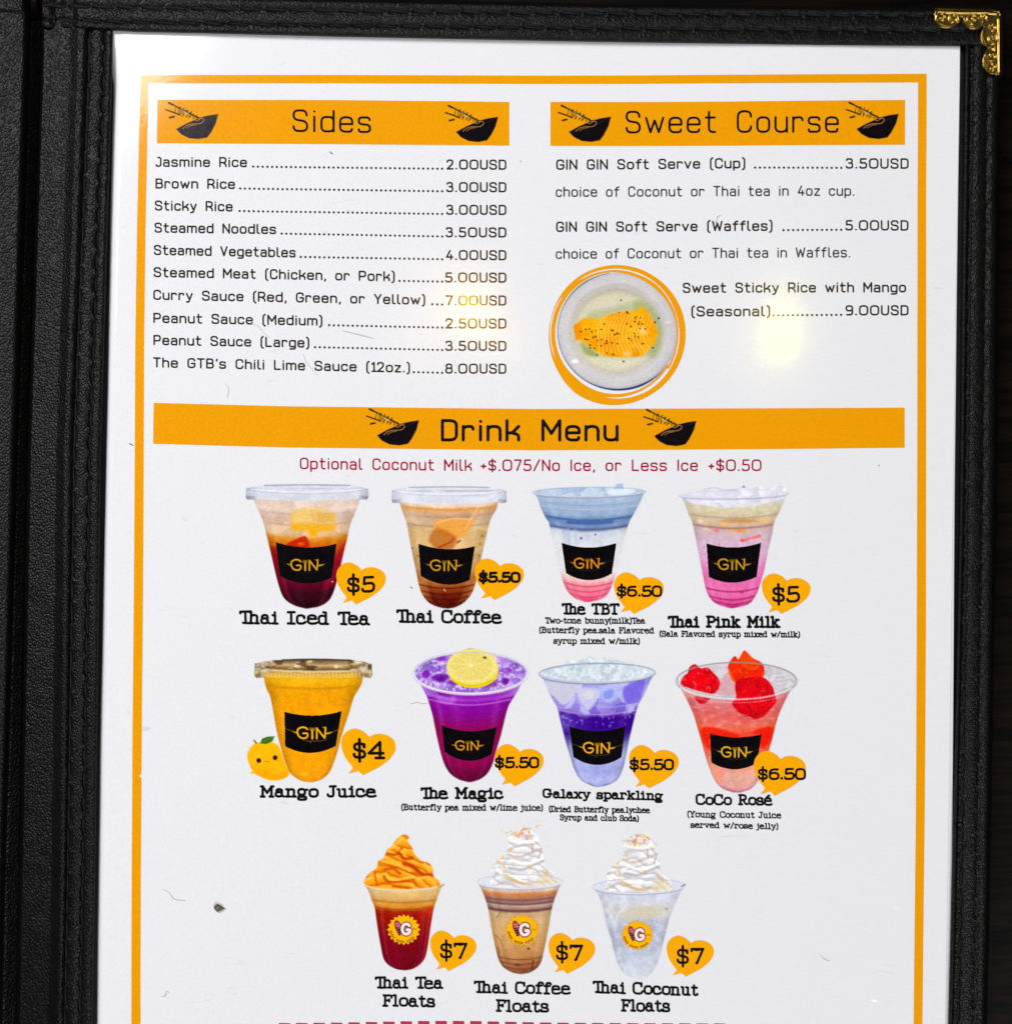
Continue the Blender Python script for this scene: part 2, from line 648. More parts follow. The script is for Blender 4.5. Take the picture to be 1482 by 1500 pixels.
# ------------------------------------------------------------------ lettering, drawn as strokes
X = 0.70
SANS = {
    ' ': (0.46, []), '.': (0.08, [(0, 0, [(0.02, 0.02), (0.06, 0.02)])]),
    ',': (0.08, [(0, 0, [(0.08, 0.03), (0.02, -0.16)])]),
    "'": (0.08, [(0, 0, [(0.08, 1.0), (0.03, 0.80)])]),
    '(': (0.20, [(0, .25, [(0.20, 1.10), (0.02, 1.0), (0.02, -0.12), (0.20, -0.22)])]),
    ')': (0.20, [(0, .25, [(0.0, 1.10), (0.18, 1.0), (0.18, -0.12), (0.0, -0.22)])]),
    '+': (0.40, [(0, 0, [(0, .4), (.4, .4)]), (0, 0, [(.2, .6), (.2, .2)])]),
    '/': (0.46, [(0, 0, [(0, -.02), (.46, 1.02)])]),
    '$': (0.56, [(0, .2, [(.54, .80), (.54, .92), (0, .92), (0, .52), (.55, .46), (.55, .06), (0, .06), (0, .2)]),
                 (0, 0, [(.28, 1.1), (.28, -.12)])]),
    'a': (0.52, [(0, .2, [(.04, .62), (.06, X), (.5, X), (.5, 0)]),
                 (0, .18, [(.5, .40), (0, .40), (0, 0), (.5, 0), (.5, .12)])]),
    'b': (0.54, [(0, 0, [(0, 1), (0, 0)]), (1, .22, [(0, X), (.54, X), (.54, 0), (0, 0)])]),
    'c': (0.50, [(0, .24, [(.50, .54), (.50, X), (0, X), (0, 0), (.50, 0), (.50, .16)])]),
    'd': (0.54, [(0, 0, [(.54, 1), (.54, 0)]), (1, .22, [(0, X), (.54, X), (.54, 0), (0, 0)])]),
    'e': (0.54, [(0, 0, [(0, .37), (.54, .37)]),
                 (0, .24, [(.54, .37), (.54, X), (0, X), (0, 0), (.52, 0), (.52, .13)])]),
    'f': (0.40, [(0, .22, [(.42, 1), (.16, 1), (.16, 0)]), (0, 0, [(0, X), (.40, X)])]),
    'g': (0.54, [(1, .22, [(0, X), (.54, X), (.54, 0), (0, 0)]), (0, .2, [(.54, X), (.54, -.26), (.04, -.26)])]),
    'h': (0.52, [(0, 0, [(0, 1), (0, 0)]), (0, .24, [(0, .45), (0, X), (.52, X), (.52, 0)])]),
    'i': (0.06, [(0, 0, [(.03, X), (.03, 0)]), (0, 0, [(.03, .96), (.031, .96)])]),
    'j': (0.16, [(0, .15, [(.14, X), (.14, -.26), (-.04, -.26)]), (0, 0, [(.14, .96), (.141, .96)])]),
    'k': (0.50, [(0, 0, [(0, 1), (0, 0)]), (0, .1, [(0, .36), (.22, .36), (.50, X)]),
                 (0, .14, [(.22, .36), (.50, .28), (.50, 0)])]),
    'l': (0.20, [(0, .18, [(.02, 1), (.02, 0), (.22, 0)])]),
    'm': (0.84, [(0, 0, [(0, X), (0, 0)]), (0, .2, [(0, .5), (0, X), (.42, X), (.42, 0)]),
                 (0, .2, [(.42, .5), (.42, X), (.84, X), (.84, 0)])]),
    'n': (0.52, [(0, 0, [(0, X), (0, 0)]), (0, .24, [(0, .45), (0, X), (.52, X), (.52, 0)])]),
    'o': (0.54, [(1, .24, [(0, X), (.54, X), (.54, 0), (0, 0)])]),
    'p': (0.54, [(0, 0, [(0, X), (0, -.26)]), (1, .22, [(0, X), (.54, X), (.54, 0), (0, 0)])]),
    'r': (0.42, [(0, 0, [(0, X), (0, 0)]), (0, .24, [(0, .42), (0, X), (.42, X), (.42, .56)])]),
    's': (0.50, [(0, .18, [(.48, .58), (.48, X), (0, X), (0, .38), (.50, .34), (.50, 0), (0, 0), (0, .12)])]),
    't': (0.42, [(0, .2, [(.14, .98), (.14, 0), (.42, 0)]), (0, 0, [(0, X), (.40, X)])]),
    'u': (0.52, [(0, .24, [(0, X), (0, 0), (.52, 0), (.52, .3)]), (0, 0, [(.52, X), (.52, 0)])]),
    'v': (0.52, [(0, 0.02, [(0, X), (.26, 0), (.52, X)])]),
    'w': (0.78, [(0, 0.02, [(0, X), (.2, 0), (.39, .58), (.58, 0), (.78, X)])]),
    'y': (0.52, [(0, 0, [(0, X), (.28, .02)]), (0, .1, [(.52, X), (.20, -.26), (.02, -.26)])]),
    'z': (0.48, [(0, 0.02, [(0, X), (.48, X), (0, 0), (.48, 0)])]),
    'B': (0.58, [(0, .2, [(0, .52), (.54, .52), (.54, 1), (0, 1)]), (0, .22, [(0, .52), (.58, .52), (.58, 0), (0, 0)]),
                 (0, 0, [(0, 1), (0, 0)])]),
    'C': (0.60, [(0, .28, [(.60, .74), (.60, 1), (0, 1), (0, 0), (.60, 0), (.60, .26)])]),
    'D': (0.60, [(1, 0, [(0, 1), (.001, 0)]), (0, .28, [(0, 1), (.60, 1), (.60, 0), (0, 0)])]),
    'G': (0.62, [(0, .28, [(.60, .76), (.60, 1), (0, 1), (0, 0), (.62, 0), (.62, .46)]),
                 (0, 0, [(.62, .46), (.32, .46)])]),
    'I': (0.04, [(0, 0, [(.02, 1), (.02, 0)])]),
    'J': (0.44, [(0, .24, [(.18, 1), (.44, 1), (.44, 0), (0, 0), (0, .14)])]),
    'L': (0.50, [(0, 0, [(0, 1), (0, 0)]), (0, 0, [(0, 0), (.50, 0)])]),
    'M': (0.72, [(0, 0, [(0, 0), (0, 1), (.36, .34), (.72, 1), (.72, 0)])]),
    'N': (0.60, [(0, 0, [(0, 0), (0, 1), (.60, 0), (.60, 1)])]),
    'O': (0.64, [(1, .30, [(0, 1), (.64, 1), (.64, 0), (0, 0)])]),
    'P': (0.58, [(0, 0, [(0, 1), (0, 0)]), (0, .24, [(0, 1), (.58, 1), (.58, .42), (0, .42)])]),
    'R': (0.58, [(0, 0, [(0, 1), (0, 0)]), (0, .24, [(0, 1), (.56, 1), (.56, .44), (0, .44)]),
                 (0, .1, [(.30, .44), (.58, .2), (.58, 0)])]),
    'S': (0.60, [(0, .26, [(.58, .76), (.58, 1), (0, 1), (0, .55), (.60, .47), (.60, 0), (0, 0), (0, .22)])]),
    'T': (0.58, [(0, 0, [(0, 1), (.58, 1)]), (0, 0, [(.29, 1), (.29, 0)])]),
    'U': (0.62, [(0, .30, [(0, 1), (0, 0), (.62, 0), (.62, 1)])]),
    'V': (0.60, [(0, 0, [(0, 1), (.30, 0), (.60, 1)])]),
    'W': (0.86, [(0, 0, [(0, 1), (.21, 0), (.43, .82), (.65, 0), (.86, 1)])]),
    'Y': (0.58, [(0, 0, [(0, 1), (.29, .45), (.58, 1)]), (0, 0, [(.29, .45), (.29, 0)])]),
    '0': (0.72, [(1, .32, [(0, 1), (.72, 1), (.72, 0), (0, 0)])]),
    '1': (0.24, [(0, 0, [(0, .82), (.20, 1), (.20, 0)]), (0, 0, [(0.02, 0), (.40, 0)])]),
    '2': (0.56, [(0, .26, [(.02, .78), (.02, 1), (.54, 1), (.54, .58), (.02, 0)]), (0, 0, [(.02, 0), (.56, 0)])]),
    '3': (0.54, [(0, .2, [(.02, .85), (.02, 1), (.50, 1), (.50, .54), (.22, .54)]),
                 (0, .22, [(.22, .54), (.54, .54), (.54, 0), (0, 0), (0, .16)])]),
    '4': (0.58, [(0, 0, [(.34, 1), (.02, .26), (.58, .26)]), (0, 0, [(.44, .52), (.44, 0)])]),
    '5': (0.56, [(0, .02, [(.52, 1), (.06, 1), (.04, .56)]),
                 (0, .24, [(.04, .56), (.56, .58), (.56, 0), (0, 0), (0, .14)])]),
    '7': (0.54, [(0, 0, [(0, 1), (.54, 1), (.20, 0)])]),
    '8': (0.56, [(1, .2, [(.03, 1), (.53, 1), (.53, .54), (.03, .54)]), (1, .22, [(0, .54), (.56, .54), (.56, 0), (0, 0)])]),
    '9': (0.56, [(1, .24, [(0, 1), (.56, 1), (.56, .46), (0, .46)]), (0, .24, [(.56, .7), (.56, 0), (.06, 0)])]),
}
SANS_GAP = {'.': 0.20, ',': 0.20}

Y6 = 0.71


def foot(x, w=0.13):
    return (0, 0, [(x - w, 0.01), (x + w, -0.01)])


QUIRK = {
    ' ': (0.36, []), '.': (0.12, [(0, 0, [(.04, .04), (.08, .04)]), (0, 0, [(.06, .07), (.061, .07)])]),
    ',': (0.10, [(0, 0, [(.05, .06), (.06, .05)])]), '-': (0.30, [(0, 0, [(0, .36), (.3, .38)])]),
    '/': (0.42, [(0, 0, [(0, -.06), (.42, 1.06)])]),
    '(': (0.16, [(0, .3, [(.16, 1.06), (0, .9), (0, .0), (.16, -.18)])]),
    ')': (0.16, [(0, .3, [(0, 1.06), (.16, .9), (.16, 0), (0, -.18)])]),
    'T': (0.66, [(0, 0, [(0, .97), (.70, 1.0)]), (0, 0, [(0, .97), (0.0, .84)]), (0, 0, [(.70, 1.0), (.69, .86)]),
                 (0, 0, [(.33, .98), (.35, 0)]), foot(.35, .17)]),
    'I': (0.44, [(0, 0, [(.22, .98), (.22, 0)]), (0, 0, [(.0, .97), (.44, .99)]), foot(.22, .22)]),
    'C': (0.68, [(0, .40, [(.62, .72), (.60, 1), (0, 1), (0, 0), (.62, -.02), (.70, .22)]), (0, 0, [(.62, .98), (.62, .7)])]),
    'G': (0.76, [(0, .40, [(.60, .72), (.60, 1), (0, 1), (0, 0), (.62, 0), (.62, .44)]), (0, 0, [(.62, .96), (.62, .72)]),
                 (0, 0, [(.42, .42), (.76, .44)])]),
    'B': (0.64, [(0, 0, [(.12, 1), (.12, 0)]), (0, .24, [(0, 1), (.56, 1), (.56, .54), (.12, .54)]),
                 (0, .26, [(.12, .54), (.64, .54), (.64, 0), (0, 0)])]),
    'F': (0.56, [(0, 0, [(.12, 1), (.12, 0)]), (0, 0, [(0, 1), (.58, .98), (.58, .78)]), (0, 0, [(.12, .52), (.42, .52)]),
                 (0, 0, [(.42, .6), (.42, .42)]), (0, 0, [(0, 0), (.28, 0)])]),
    'P': (0.62, [(0, 0, [(.12, 1), (.13, 0)]), (0, .28, [(0, 1), (.62, 1), (.62, .46), (.12, .46)]), (0, 0, [(0, 0), (.30, 0)])]),
    'M': (0.84, [(0, 0, [(.12, 0), (.12, 1), (.42, .36), (.72, 1), (.72, 0)]), (0, 0, [(0, 1), (.13, 1)]),
                 (0, 0, [(.72, 1), (.84, 1)]), (0, 0, [(0, 0), (.24, 0)]), (0, 0, [(.6, 0), (.84, 0)])]),
    'J': (0.52, [(0, .24, [(.38, .98), (.38, 0), (.0, 0), (.0, .2)]), (0, 0, [(.16, .98), (.54, 1)])]),
    'R': (0.70, [(0, 0, [(.12, 1), (.12, 0)]), (0, .26, [(0, 1), (.58, 1), (.58, .48), (.12, .48)]),
                 (0, .1, [(.34, .48), (.58, .02), (.72, .04)]), (0, 0, [(0, 0), (.26, 0)])]),
    'S': (0.56, [(0, .30, [(.50, .76), (.50, 1), (.02, 1), (.02, .56), (.56, .46), (.56, 0), (.0, 0), (.0, .24)]),
                 (0, 0, [(.51, .98), (.51, .74)]), (0, 0, [(.0, .04), (.0, .26)])]),
    'Y': (0.66, [(0, 0, [(.06, 1), (.33, .5), (.60, 1)]), (0, 0, [(.33, .5), (.33, 0)]), (0, 0, [(-.04, 1), (.18, 1)]),
                 (0, 0, [(.48, 1), (.70, 1)]), foot(.33, .15)]),
    'D': (0.68, [(0, 0, [(.12, 1), (.12, 0)]), (0, .36, [(0, 1), (.68, 1), (.68, 0), (0, 0)])]),
    'a': (0.56, [(0, .24, [(.05, .54), (.06, Y6), (.42, Y6), (.42, .02), (.58, .0)]),
                 (1, .24, [(.42, .43), (0, .43), (0, 0), (.42, 0)])]),
    'b': (0.58, [(0, 0, [(.10, 1), (.10, 0)]), (0, 0, [(-.02, .98), (.10, 1)]), (1, .28, [(.10, Y6), (.58, Y6), (.58, 0), (.10, 0)])]),
    'c': (0.54, [(0, .32, [(.46, .48), (.46, Y6), (0, Y6), (0, 0), (.46, 0), (.56, .14)]), (0, 0, [(.47, .62), (.47, .46)])]),
    'd': (0.60, [(0, .02, [(.30, 1), (.46, 1), (.46, 0), (.60, 0)]), (1, .28, [(0, Y6), (.46, Y6), (.46, 0), (0, 0)])]),
    'e': (0.56, [(0, 0, [(.0, .40), (.52, .41)]), (0, .30, [(.52, .41), (.52, Y6), (0, Y6), (0, 0), (.46, -.01), (.58, .07)])]),
    'f': (0.44, [(0, .24, [(.50, .88), (.48, 1), (.16, 1), (.16, 0)]), (0, 0, [(0, Y6), (.40, Y6 + .01)]), (0, 0, [(0, 0), (.34, 0)])]),
    'g': (0.62, [(1, .24, [(.02, Y6), (.46, Y6), (.46, .16), (.02, .16)]), (0, 0, [(.44, .62), (.62, .66)]),
                 (0, .1, [(.1, .18), (.02, .04), (.2, -.02)]), (1, .2, [(.0, -.02), (.54, -.02), (.54, -.32), (.0, -.32)])]),
    'h': (0.62, [(0, 0, [(.10, 1), (.10, 0)]), (0, 0, [(-.02, .98), (.10, 1)]), (0, .26, [(.10, .40), (.12, Y6), (.50, Y6), (.50, 0)]),
                 (0, 0, [(-.02, 0), (.22, 0)]), (0, 0, [(.38, 0), (.62, 0)])]),
    'i': (0.32, [(0, .02, [(.0, Y6), (.16, Y6), (.16, 0)]), foot(.16, .16), (0, 0, [(.13, .92), (.15, .93)]), (0, 0, [(.14, .95), (.141, .95)])]),
    'j': (0.26, [(0, .2, [(.04, Y6), (.20, Y6), (.20, -.26), (-.08, -.24)]), (0, 0, [(.18, .92), (.20, .93)])]),
    'k': (0.62, [(0, 0, [(.10, 1), (.10, 0)]), (0, 0, [(-.02, .98), (.10, 1)]), (0, 0, [(.10, .28), (.48, Y6)]), (0, 0, [(.36, Y6), (.58, Y6)]),
                 (0, 0, [(.24, .40), (.54, 0)]), (0, 0, [(-.02, 0), (.22, 0)]), (0, 0, [(.42, 0), (.64, 0)])]),
    'l': (0.30, [(0, .02, [(.0, .98), (.15, 1), (.15, 0)]), foot(.15, .15)]),
    'm': (0.92, [(0, 0, [(.10, Y6), (.10, 0)]), (0, 0, [(-.02, Y6), (.10, Y6)]), (0, .2, [(.10, .44), (.10, Y6), (.46, Y6), (.46, 0)]),
                 (0, .2, [(.46, .44), (.46, Y6), (.80, Y6), (.80, 0)]), (0, 0, [(0, 0), (.2, 0)]), (0, 0, [(.36, 0), (.56, 0)]), (0, 0, [(.7, 0), (.92, 0)])]),
    'n': (0.62, [(0, 0, [(.10, Y6), (.10, 0)]), (0, 0, [(-.02, Y6), (.10, Y6)]), (0, .26, [(.10, .40), (.12, Y6), (.50, Y6), (.50, 0)]),
                 (0, 0, [(-.02, 0), (.22, 0)]), (0, 0, [(.38, 0), (.62, 0)])]),
    'o': (0.54, [(1, .33, [(0, Y6), (.54, Y6), (.54, 0), (0, 0)])]),
    'p': (0.58, [(0, 0, [(.10, Y6), (.10, -.30)]), (0, 0, [(-.02, Y6), (.10, Y6)]), (1, .28, [(.10, Y6), (.58, Y6), (.58, 0), (.10, 0)]),
                 (0, 0, [(-.02, -.30), (.24, -.30)])]),
    'r': (0.50, [(0, 0, [(.12, Y6), (.12, 0)]), (0, 0, [(0, Y6), (.12, Y6)]), (0, .22, [(.12, .40), (.14, Y6), (.50, Y6), (.50, .50)]),
                 (0, 0, [(0, 0), (.28, 0)])]),
    's': (0.48, [(0, .22, [(.42, .52), (.42, Y6), (.02, Y6), (.02, .37), (.48, .31), (.48, 0), (0, 0), (0, .14)]),
                 (0, 0, [(.43, .66), (.43, .5)]), (0, 0, [(0, 0), (0, .16)])]),
    't': (0.42, [(0, .2, [(.16, .92), (.16, 0), (.42, .0), (.44, .12)]), (0, 0, [(0, Y6), (.38, Y6)])]),
    'u': (0.62, [(0, .26, [(.10, Y6), (.10, 0), (.48, 0), (.48, .3)]), (0, .02, [(.34, Y6), (.48, Y6), (.48, 0), (.62, 0)]), (0, 0, [(-.02, Y6), (.10, Y6)])]),
    'v': (0.58, [(0, 0, [(.06, Y6), (.29, 0), (.52, Y6)]), (0, 0, [(-.02, Y6), (.16, Y6)]), (0, 0, [(.42, Y6), (.60, Y6)])]),
    'w': (0.84, [(0, 0, [(.06, Y6), (.24, 0), (.42, .56), (.60, 0), (.78, Y6)]), (0, 0, [(-.02, Y6), (.16, Y6)]), (0, 0, [(.68, Y6), (.86, Y6)])]),
    'x': (0.58, [(0, 0, [(.06, Y6), (.52, 0)]), (0, 0, [(.50, Y6), (.06, 0)]), (0, 0, [(-.02, Y6), (.16, Y6)]), (0, 0, [(.42, Y6), (.6, Y6)]),
                 (0, 0, [(-.02, 0), (.18, 0)]), (0, 0, [(.42, 0), (.6, 0)])]),
    'y': (0.58, [(0, 0, [(.06, Y6), (.31, .04)]), (0, .1, [(.54, Y6), (.24, -.28), (.04, -.28)]), (0, 0, [(-.02, Y6), (.16, Y6)]), (0, 0, [(.44, Y6), (.62, Y6)])]),
    '$': (0.62, [(0, .26, [(.54, .70), (.54, .92), (.04, .92), (.04, .54), (.58, .44), (.58, .05), (.02, .05), (.02, .26)]),
                 (0, 0, [(.30, 1.20), (.31, -.20)]), (0, 0, [(.55, .88), (.55, .7)])]),
    '0': (0.62, [(1, .36, [(0, 1), (.62, 1), (.62, 0), (0, 0)])]),
    '4': (0.74, [(0, 0, [(.58, .0), (.58, 1), (.0, .30), (.74, .30)]), (0, 0, [(.36, 0), (.78, 0)])]),
    '5': (0.62, [(0, .02, [(.56, 1), (.10, .98), (.08, .52)]), (0, .30, [(.08, .52), (.62, .64), (.62, 0), (.0, 0), (.0, .16)])]),
    '6': (0.62, [(0, .34, [(.56, .96), (.02, .96), (.0, .3)]), (1, .32, [(0, .62), (.62, .62), (.62, 0), (0, 0)])]),
    '7': (0.62, [(0, 0, [(0, .82), (.0, .97), (.64, .96), (.30, 0)]), (0, 0, [(0, .97), (.3, .9), (.64, .98)]), (0, 0, [(.27, 0), (.33, .04)])]),
}
QUIRK['é'] = (0.56, QUIRK['e'][1] + [(0, 0, [(.20, .84), (.38, 1.0)])])
QUIRK_GAP = {}


class Lettering:
    """several runs of writing collected into one printed part"""

    def __init__(s, weight, cell):
        s.segs = []
        s.w = weight
        s.cell = cell

    def run(s, text, x0, y0, x1, y1, h, font='sans', gap=None, weight=None, wob=0.0):
        F = SANS if font == 'sans' else QUIRK
        w = weight or s.w
        if gap is None:
            gap = 0.29 if font == 'sans' else 0.17
        rnd = random.Random(text + str(x0))
        pos = []
        t = 0.0
        for i, ch in enumerate(text):
            gw, st = F[ch]
            pos.append(t)
            g = gap
            if font != 'sans' and ch == 'T' and i + 1 < len(text) and text[i + 1] in 'hweo':
                g = -0.06 if text[i + 1] == 'h' else 0.04
            t += gw + (g if i + 1 < len(text) else 0)
        k = (x1 - x0 - w) / max(t, 1e-6)
        hh = h - w
        r = w / 2
        for ch, p in zip(text, pos):
            gw, st = F[ch]
            jx = rnd.uniform(-1, 1) * wob
            jy = rnd.uniform(-1, 1) * wob
            sk = rnd.uniform(-1, 1) * wob * 0.8
            for closed, rad, pts in st:
                pl = fillet(pts, rad, closed) if rad and len(pts) > 2 else [np.array(q) for q in pts] + ([np.array(pts[0])] if closed else [])
                out = []
                for q in pl:
                    u = p + q[0] + jx * 0.5 + sk * q[1]
                    xx = x0 + r + u * k
                    yy = y0 + (y1 - y0) * (xx - x0) / max(x1 - x0, 1) - r - (q[1] + jy) * hh
                    out.append((xx, yy))
                for a, b in zip(out[:-1], out[1:]):
                    s.segs.append((a[0], a[1], b[0], b[1], r))
        return s

    def dots(s, x0, y0, x1, y1, step=6.85, r=1.75):
        n = max(1, int(round((x1 - x0) / step)))
        for i in range(n + 1):
            t = i / n
            x, y = x0 + (x1 - x0) * t, y0 + (y1 - y0) * t
            s.segs.append((x, y, x + 0.01, y, r))
        return s

    def mesh(s, name, mat, layer, parent):
        a = np.array(s.segs)
        m = a[:, 4].max() + 2
        f = Field(min(a[:, 0].min(), a[:, 2].min()) - m, min(a[:, 1].min(), a[:, 3].min()) - m,
                  max(a[:, 0].max(), a[:, 2].max()) + m, max(a[:, 1].max(), a[:, 3].max()) + m, s.cell)
        for q in s.segs:
            f.seg(*q)
        return f.mesh(name, mat, layer, parent)


# ------------------------------------------------------------------ printed pictures, ink laid down on a fine grid
class Picture:
    def __init__(s, x0, y0, x1, y1, cell=0.8, bg=PAPER, seed=1):
        s.x0, s.y0, s.cell, s.seed = x0, y0, cell, seed
        nx = int((x1 - x0) / cell) + 1
        ny = int((y1 - y0) / cell) + 1
        s.X, s.Y = np.meshgrid(x0 + np.arange(nx) * cell, y0 + np.arange(ny) * cell)
        s.bg = np.array(bg, float)
        s.c = np.zeros((ny, nx, 3)) + s.bg
        s.a = np.zeros((ny, nx))
        s.rs = np.random.RandomState(seed)

    def lay(s, m, col, op=1.0, solid=True):
        k = np.clip(m * op, 0, 1)
        col = np.asarray(col, float)
        s.c += (col - s.c) * k[..., None]
        if solid:
            s.a = np.maximum(s.a, np.clip(m, 0, 1) * min(1, op * 3))

    def mask(s, pts, soft=1.2, smooth=False):
        if smooth:
            pts = smooth_closed(pts)
        return np.clip(0.5 + poly_sd(s.X, s.Y, pts) / soft, 0, 1)

    def ell(s, cx, cy, rx, ry, soft=1.2):
        d = (1 - np.hypot((s.X - cx) / rx, (s.Y - cy) / ry)) * min(rx, ry)
        return np.clip(0.5 + d / soft, 0, 1)

    def line(s, pts, w, soft=1.0, smooth=True):
        p = smooth_open(pts) if smooth and len(pts) > 2 else np.asarray(pts, float)
        d = np.full(s.X.shape, 1e9)
        ww = w if hasattr(w, '__len__') else None
        for i in range(len(p) - 1):
            (ax, ay), (bx, by) = p[i], p[i + 1]
            dx, dy = bx - ax, by - ay
            L = dx * dx + dy * dy
            if L < 1e-9:
                continue
            t = np.clip(((s.X - ax) * dx + (s.Y - ay) * dy) / L, 0, 1)
            dd = np.hypot(s.X - ax - t * dx, s.Y - ay - t * dy)
            if ww is not None:
                u = (i + t) / (len(p) - 1)
                dd = dd - np.interp(u, np.linspace(0, 1, len(ww)), ww) / 2
            d = np.minimum(d, dd)
        if ww is None:
            d = d - w / 2
        return np.clip(0.5 - d / soft, 0, 1)

    def grain(s, amt):
        """print grain, inside the picture only"""
        n = s.rs.normal(0, amt, s.c.shape[:2])
        n = (n + np.roll(n, 1, 0) + np.roll(n, 1, 1)) / 1.7
        s.c += (n * s.a)[..., None]

    def mesh(s, name, layer, parent):
        keep = s.a > 0.02
        q = keep[:-1, :-1] | keep[:-1, 1:] | keep[1:, :-1] | keep[1:, 1:]
        iy, ix = np.nonzero(q)
        nx = s.X.shape[1]
        f = np.stack([iy * nx + ix, (iy + 1) * nx + ix, (iy + 1) * nx + ix + 1, iy * nx + ix + 1], 1)
        ids, inv = np.unique(f.ravel(), return_inverse=True)
        px = s.X.ravel()[ids]
        py = s.Y.ravel()[ids]
        c = s.c.reshape(-1, 3)[ids]
        g = c.mean(1, keepdims=True)
        t = g + (c - g) * 1.03
        t = 150 + (t - 150) * 1.09 - 2
        c = c + (t - c) * s.a.ravel()[ids][:, None]
        rgb = lin(np.clip(c, 0, 255))
        return make_mesh(name, page_pts(px, py, layer), [inv.reshape(f.shape)], M_PIC, parent, True, rgb)


def stops(v, table):
    ys = [t[0] for t in table]
    return np.stack([np.interp(v, ys, [t[1][k] for t in table]) for k in range(3)], -1)


def facets(P, mask, base, spread, n, bbox, op=1.0, soft=True):
    """crushed-ice facets: the nearest of n random points gives each bit its own tone"""
    x0, y0, x1, y1 = bbox
    pts = P.rs.rand(n, 2) * [x1 - x0, y1 - y0] + [x0, y0]
    tone = P.rs.uniform(-1, 1, n)
    best = np.full(P.X.shape, 1e9)
    sec = np.full(P.X.shape, 1e9)
    val = np.zeros(P.X.shape)
    for (cx, cy), t in zip(pts, tone):
        d = np.hypot(P.X - cx, (P.Y - cy) * 1.2)
        b = d < best
        sec = np.where(b, best, np.minimum(sec, d))
        val = np.where(b, t + (P.Y - cy) * 0.03 - (P.X - cx) * 0.03, val)
        best = np.minimum(best, d)
    edge = np.clip((sec - best) / 1.6, 0, 1)
    col = np.asarray(base, float) + np.clip(val, -1.3, 1.3)[..., None] * np.asarray(spread, float) - (1 - edge)[..., None] * np.asarray(spread, float) * 0.5
    P.lay(mask, col, op)


class Cup:
    """a drink photographed in a clear plastic cup, as the menu prints it"""

    def __init__(s, box, left, right, table, sag=6, seed=1, warp=2.0, edge=0.14, streak=0.12):
        s.P = P = Picture(*box, cell=0.8, seed=seed)
        left = [tuple(q) for q in smooth_open(left, 5)]
        right = [tuple(q) for q in smooth_open(right, 5)]
        s.l, s.r, s.sag = left, right, sag
        ly, lx = np.maximum.accumulate([p[1] for p in left]), [p[0] for p in left]
        ry, rx = np.maximum.accumulate([p[1] for p in right]), [p[0] for p in right]
        L = np.interp(P.Y, ly, lx)
        R = np.interp(P.Y, ry, rx)
        s.u = u = np.clip((P.X - (L + R) / 2) / np.maximum((R - L) / 2, 1), -1.2, 1.2)
        s.v = P.Y - sag * (1 - u * u) + warp * 2 * (fbm(P.X, P.Y, 16, seed, 3) - 0.5)
        s.vr = P.Y - sag * (1 - u * u)
        s.body = P.mask(left + right[::-1], 1.6)
        col = stops(s.v, table)
        col = col * (1 + 0.10 * (fbm(P.X, P.Y * 0.5, 9, seed + 3, 3) - 0.5))[..., None]
        fine = (fbm(P.X, P.Y, 5, seed + 5, 3) - 0.5) * 0.10 + (fbm(P.X * 0.35, P.Y, 4, seed + 7, 2) - 0.5) * 0.06
        col = col * (1 + fine)[..., None]
        P.lay(s.body, col)
        k = np.clip(np.abs(u), 0, 1) ** 5
        P.lay(s.body * k, col * 0.72, edge * 4)
        # reflections of the room, as photographed
        for cu, w, a in ((-0.78, 0.07, streak), (0.70, 0.10, streak * 0.7), (-0.35, 0.16, streak * 0.4)):
            P.lay(s.body * np.exp(-((u - cu) / w) ** 2), (255, 255, 255), a)

    def rib(s, y, w, col, op, u0=-1.0, u1=1.0):
        m = np.exp(-((s.vr - y) / (w * 1.15)) ** 2) * s.body * ((s.u > u0) & (s.u < u1))
        s.P.lay(m, col, op)

    def band(s, y0, y1, col, op, soft=3.0):
        m = np.clip((s.v - y0) / soft, 0, 1) * np.clip((y1 - s.v) / soft, 0, 1) * s.body
        s.P.lay(m, col, op)


def rim(P, cx, cy, rx, ry, tone=(190, 192, 205), w=2.4, back=0.6, tilt=0.0):
    th = np.linspace(0, 2 * math.pi, 61)
    pts = [(cx + rx * math.cos(t), cy + ry * math.sin(t) + tilt * math.cos(t)) for t in th]
    front = pts[0:31]
    rear = pts[30:61]
    P.lay(P.line(rear, w * 0.7, 1.2, False), tone, back)
    P.lay(P.line(front, w * 1.3, 1.4, False), tone, 0.9)
    P.lay(P.line([(x, y - 0.6) for x, y in front], w * 0.45, 1.0, False), (242, 242, 246), 0.8)
    P.lay(P.line([(x, y + 1.9) for x, y in front[3:28]], 0.9, 1.0, False), tuple(0.62 * np.array(tone)), 0.35)


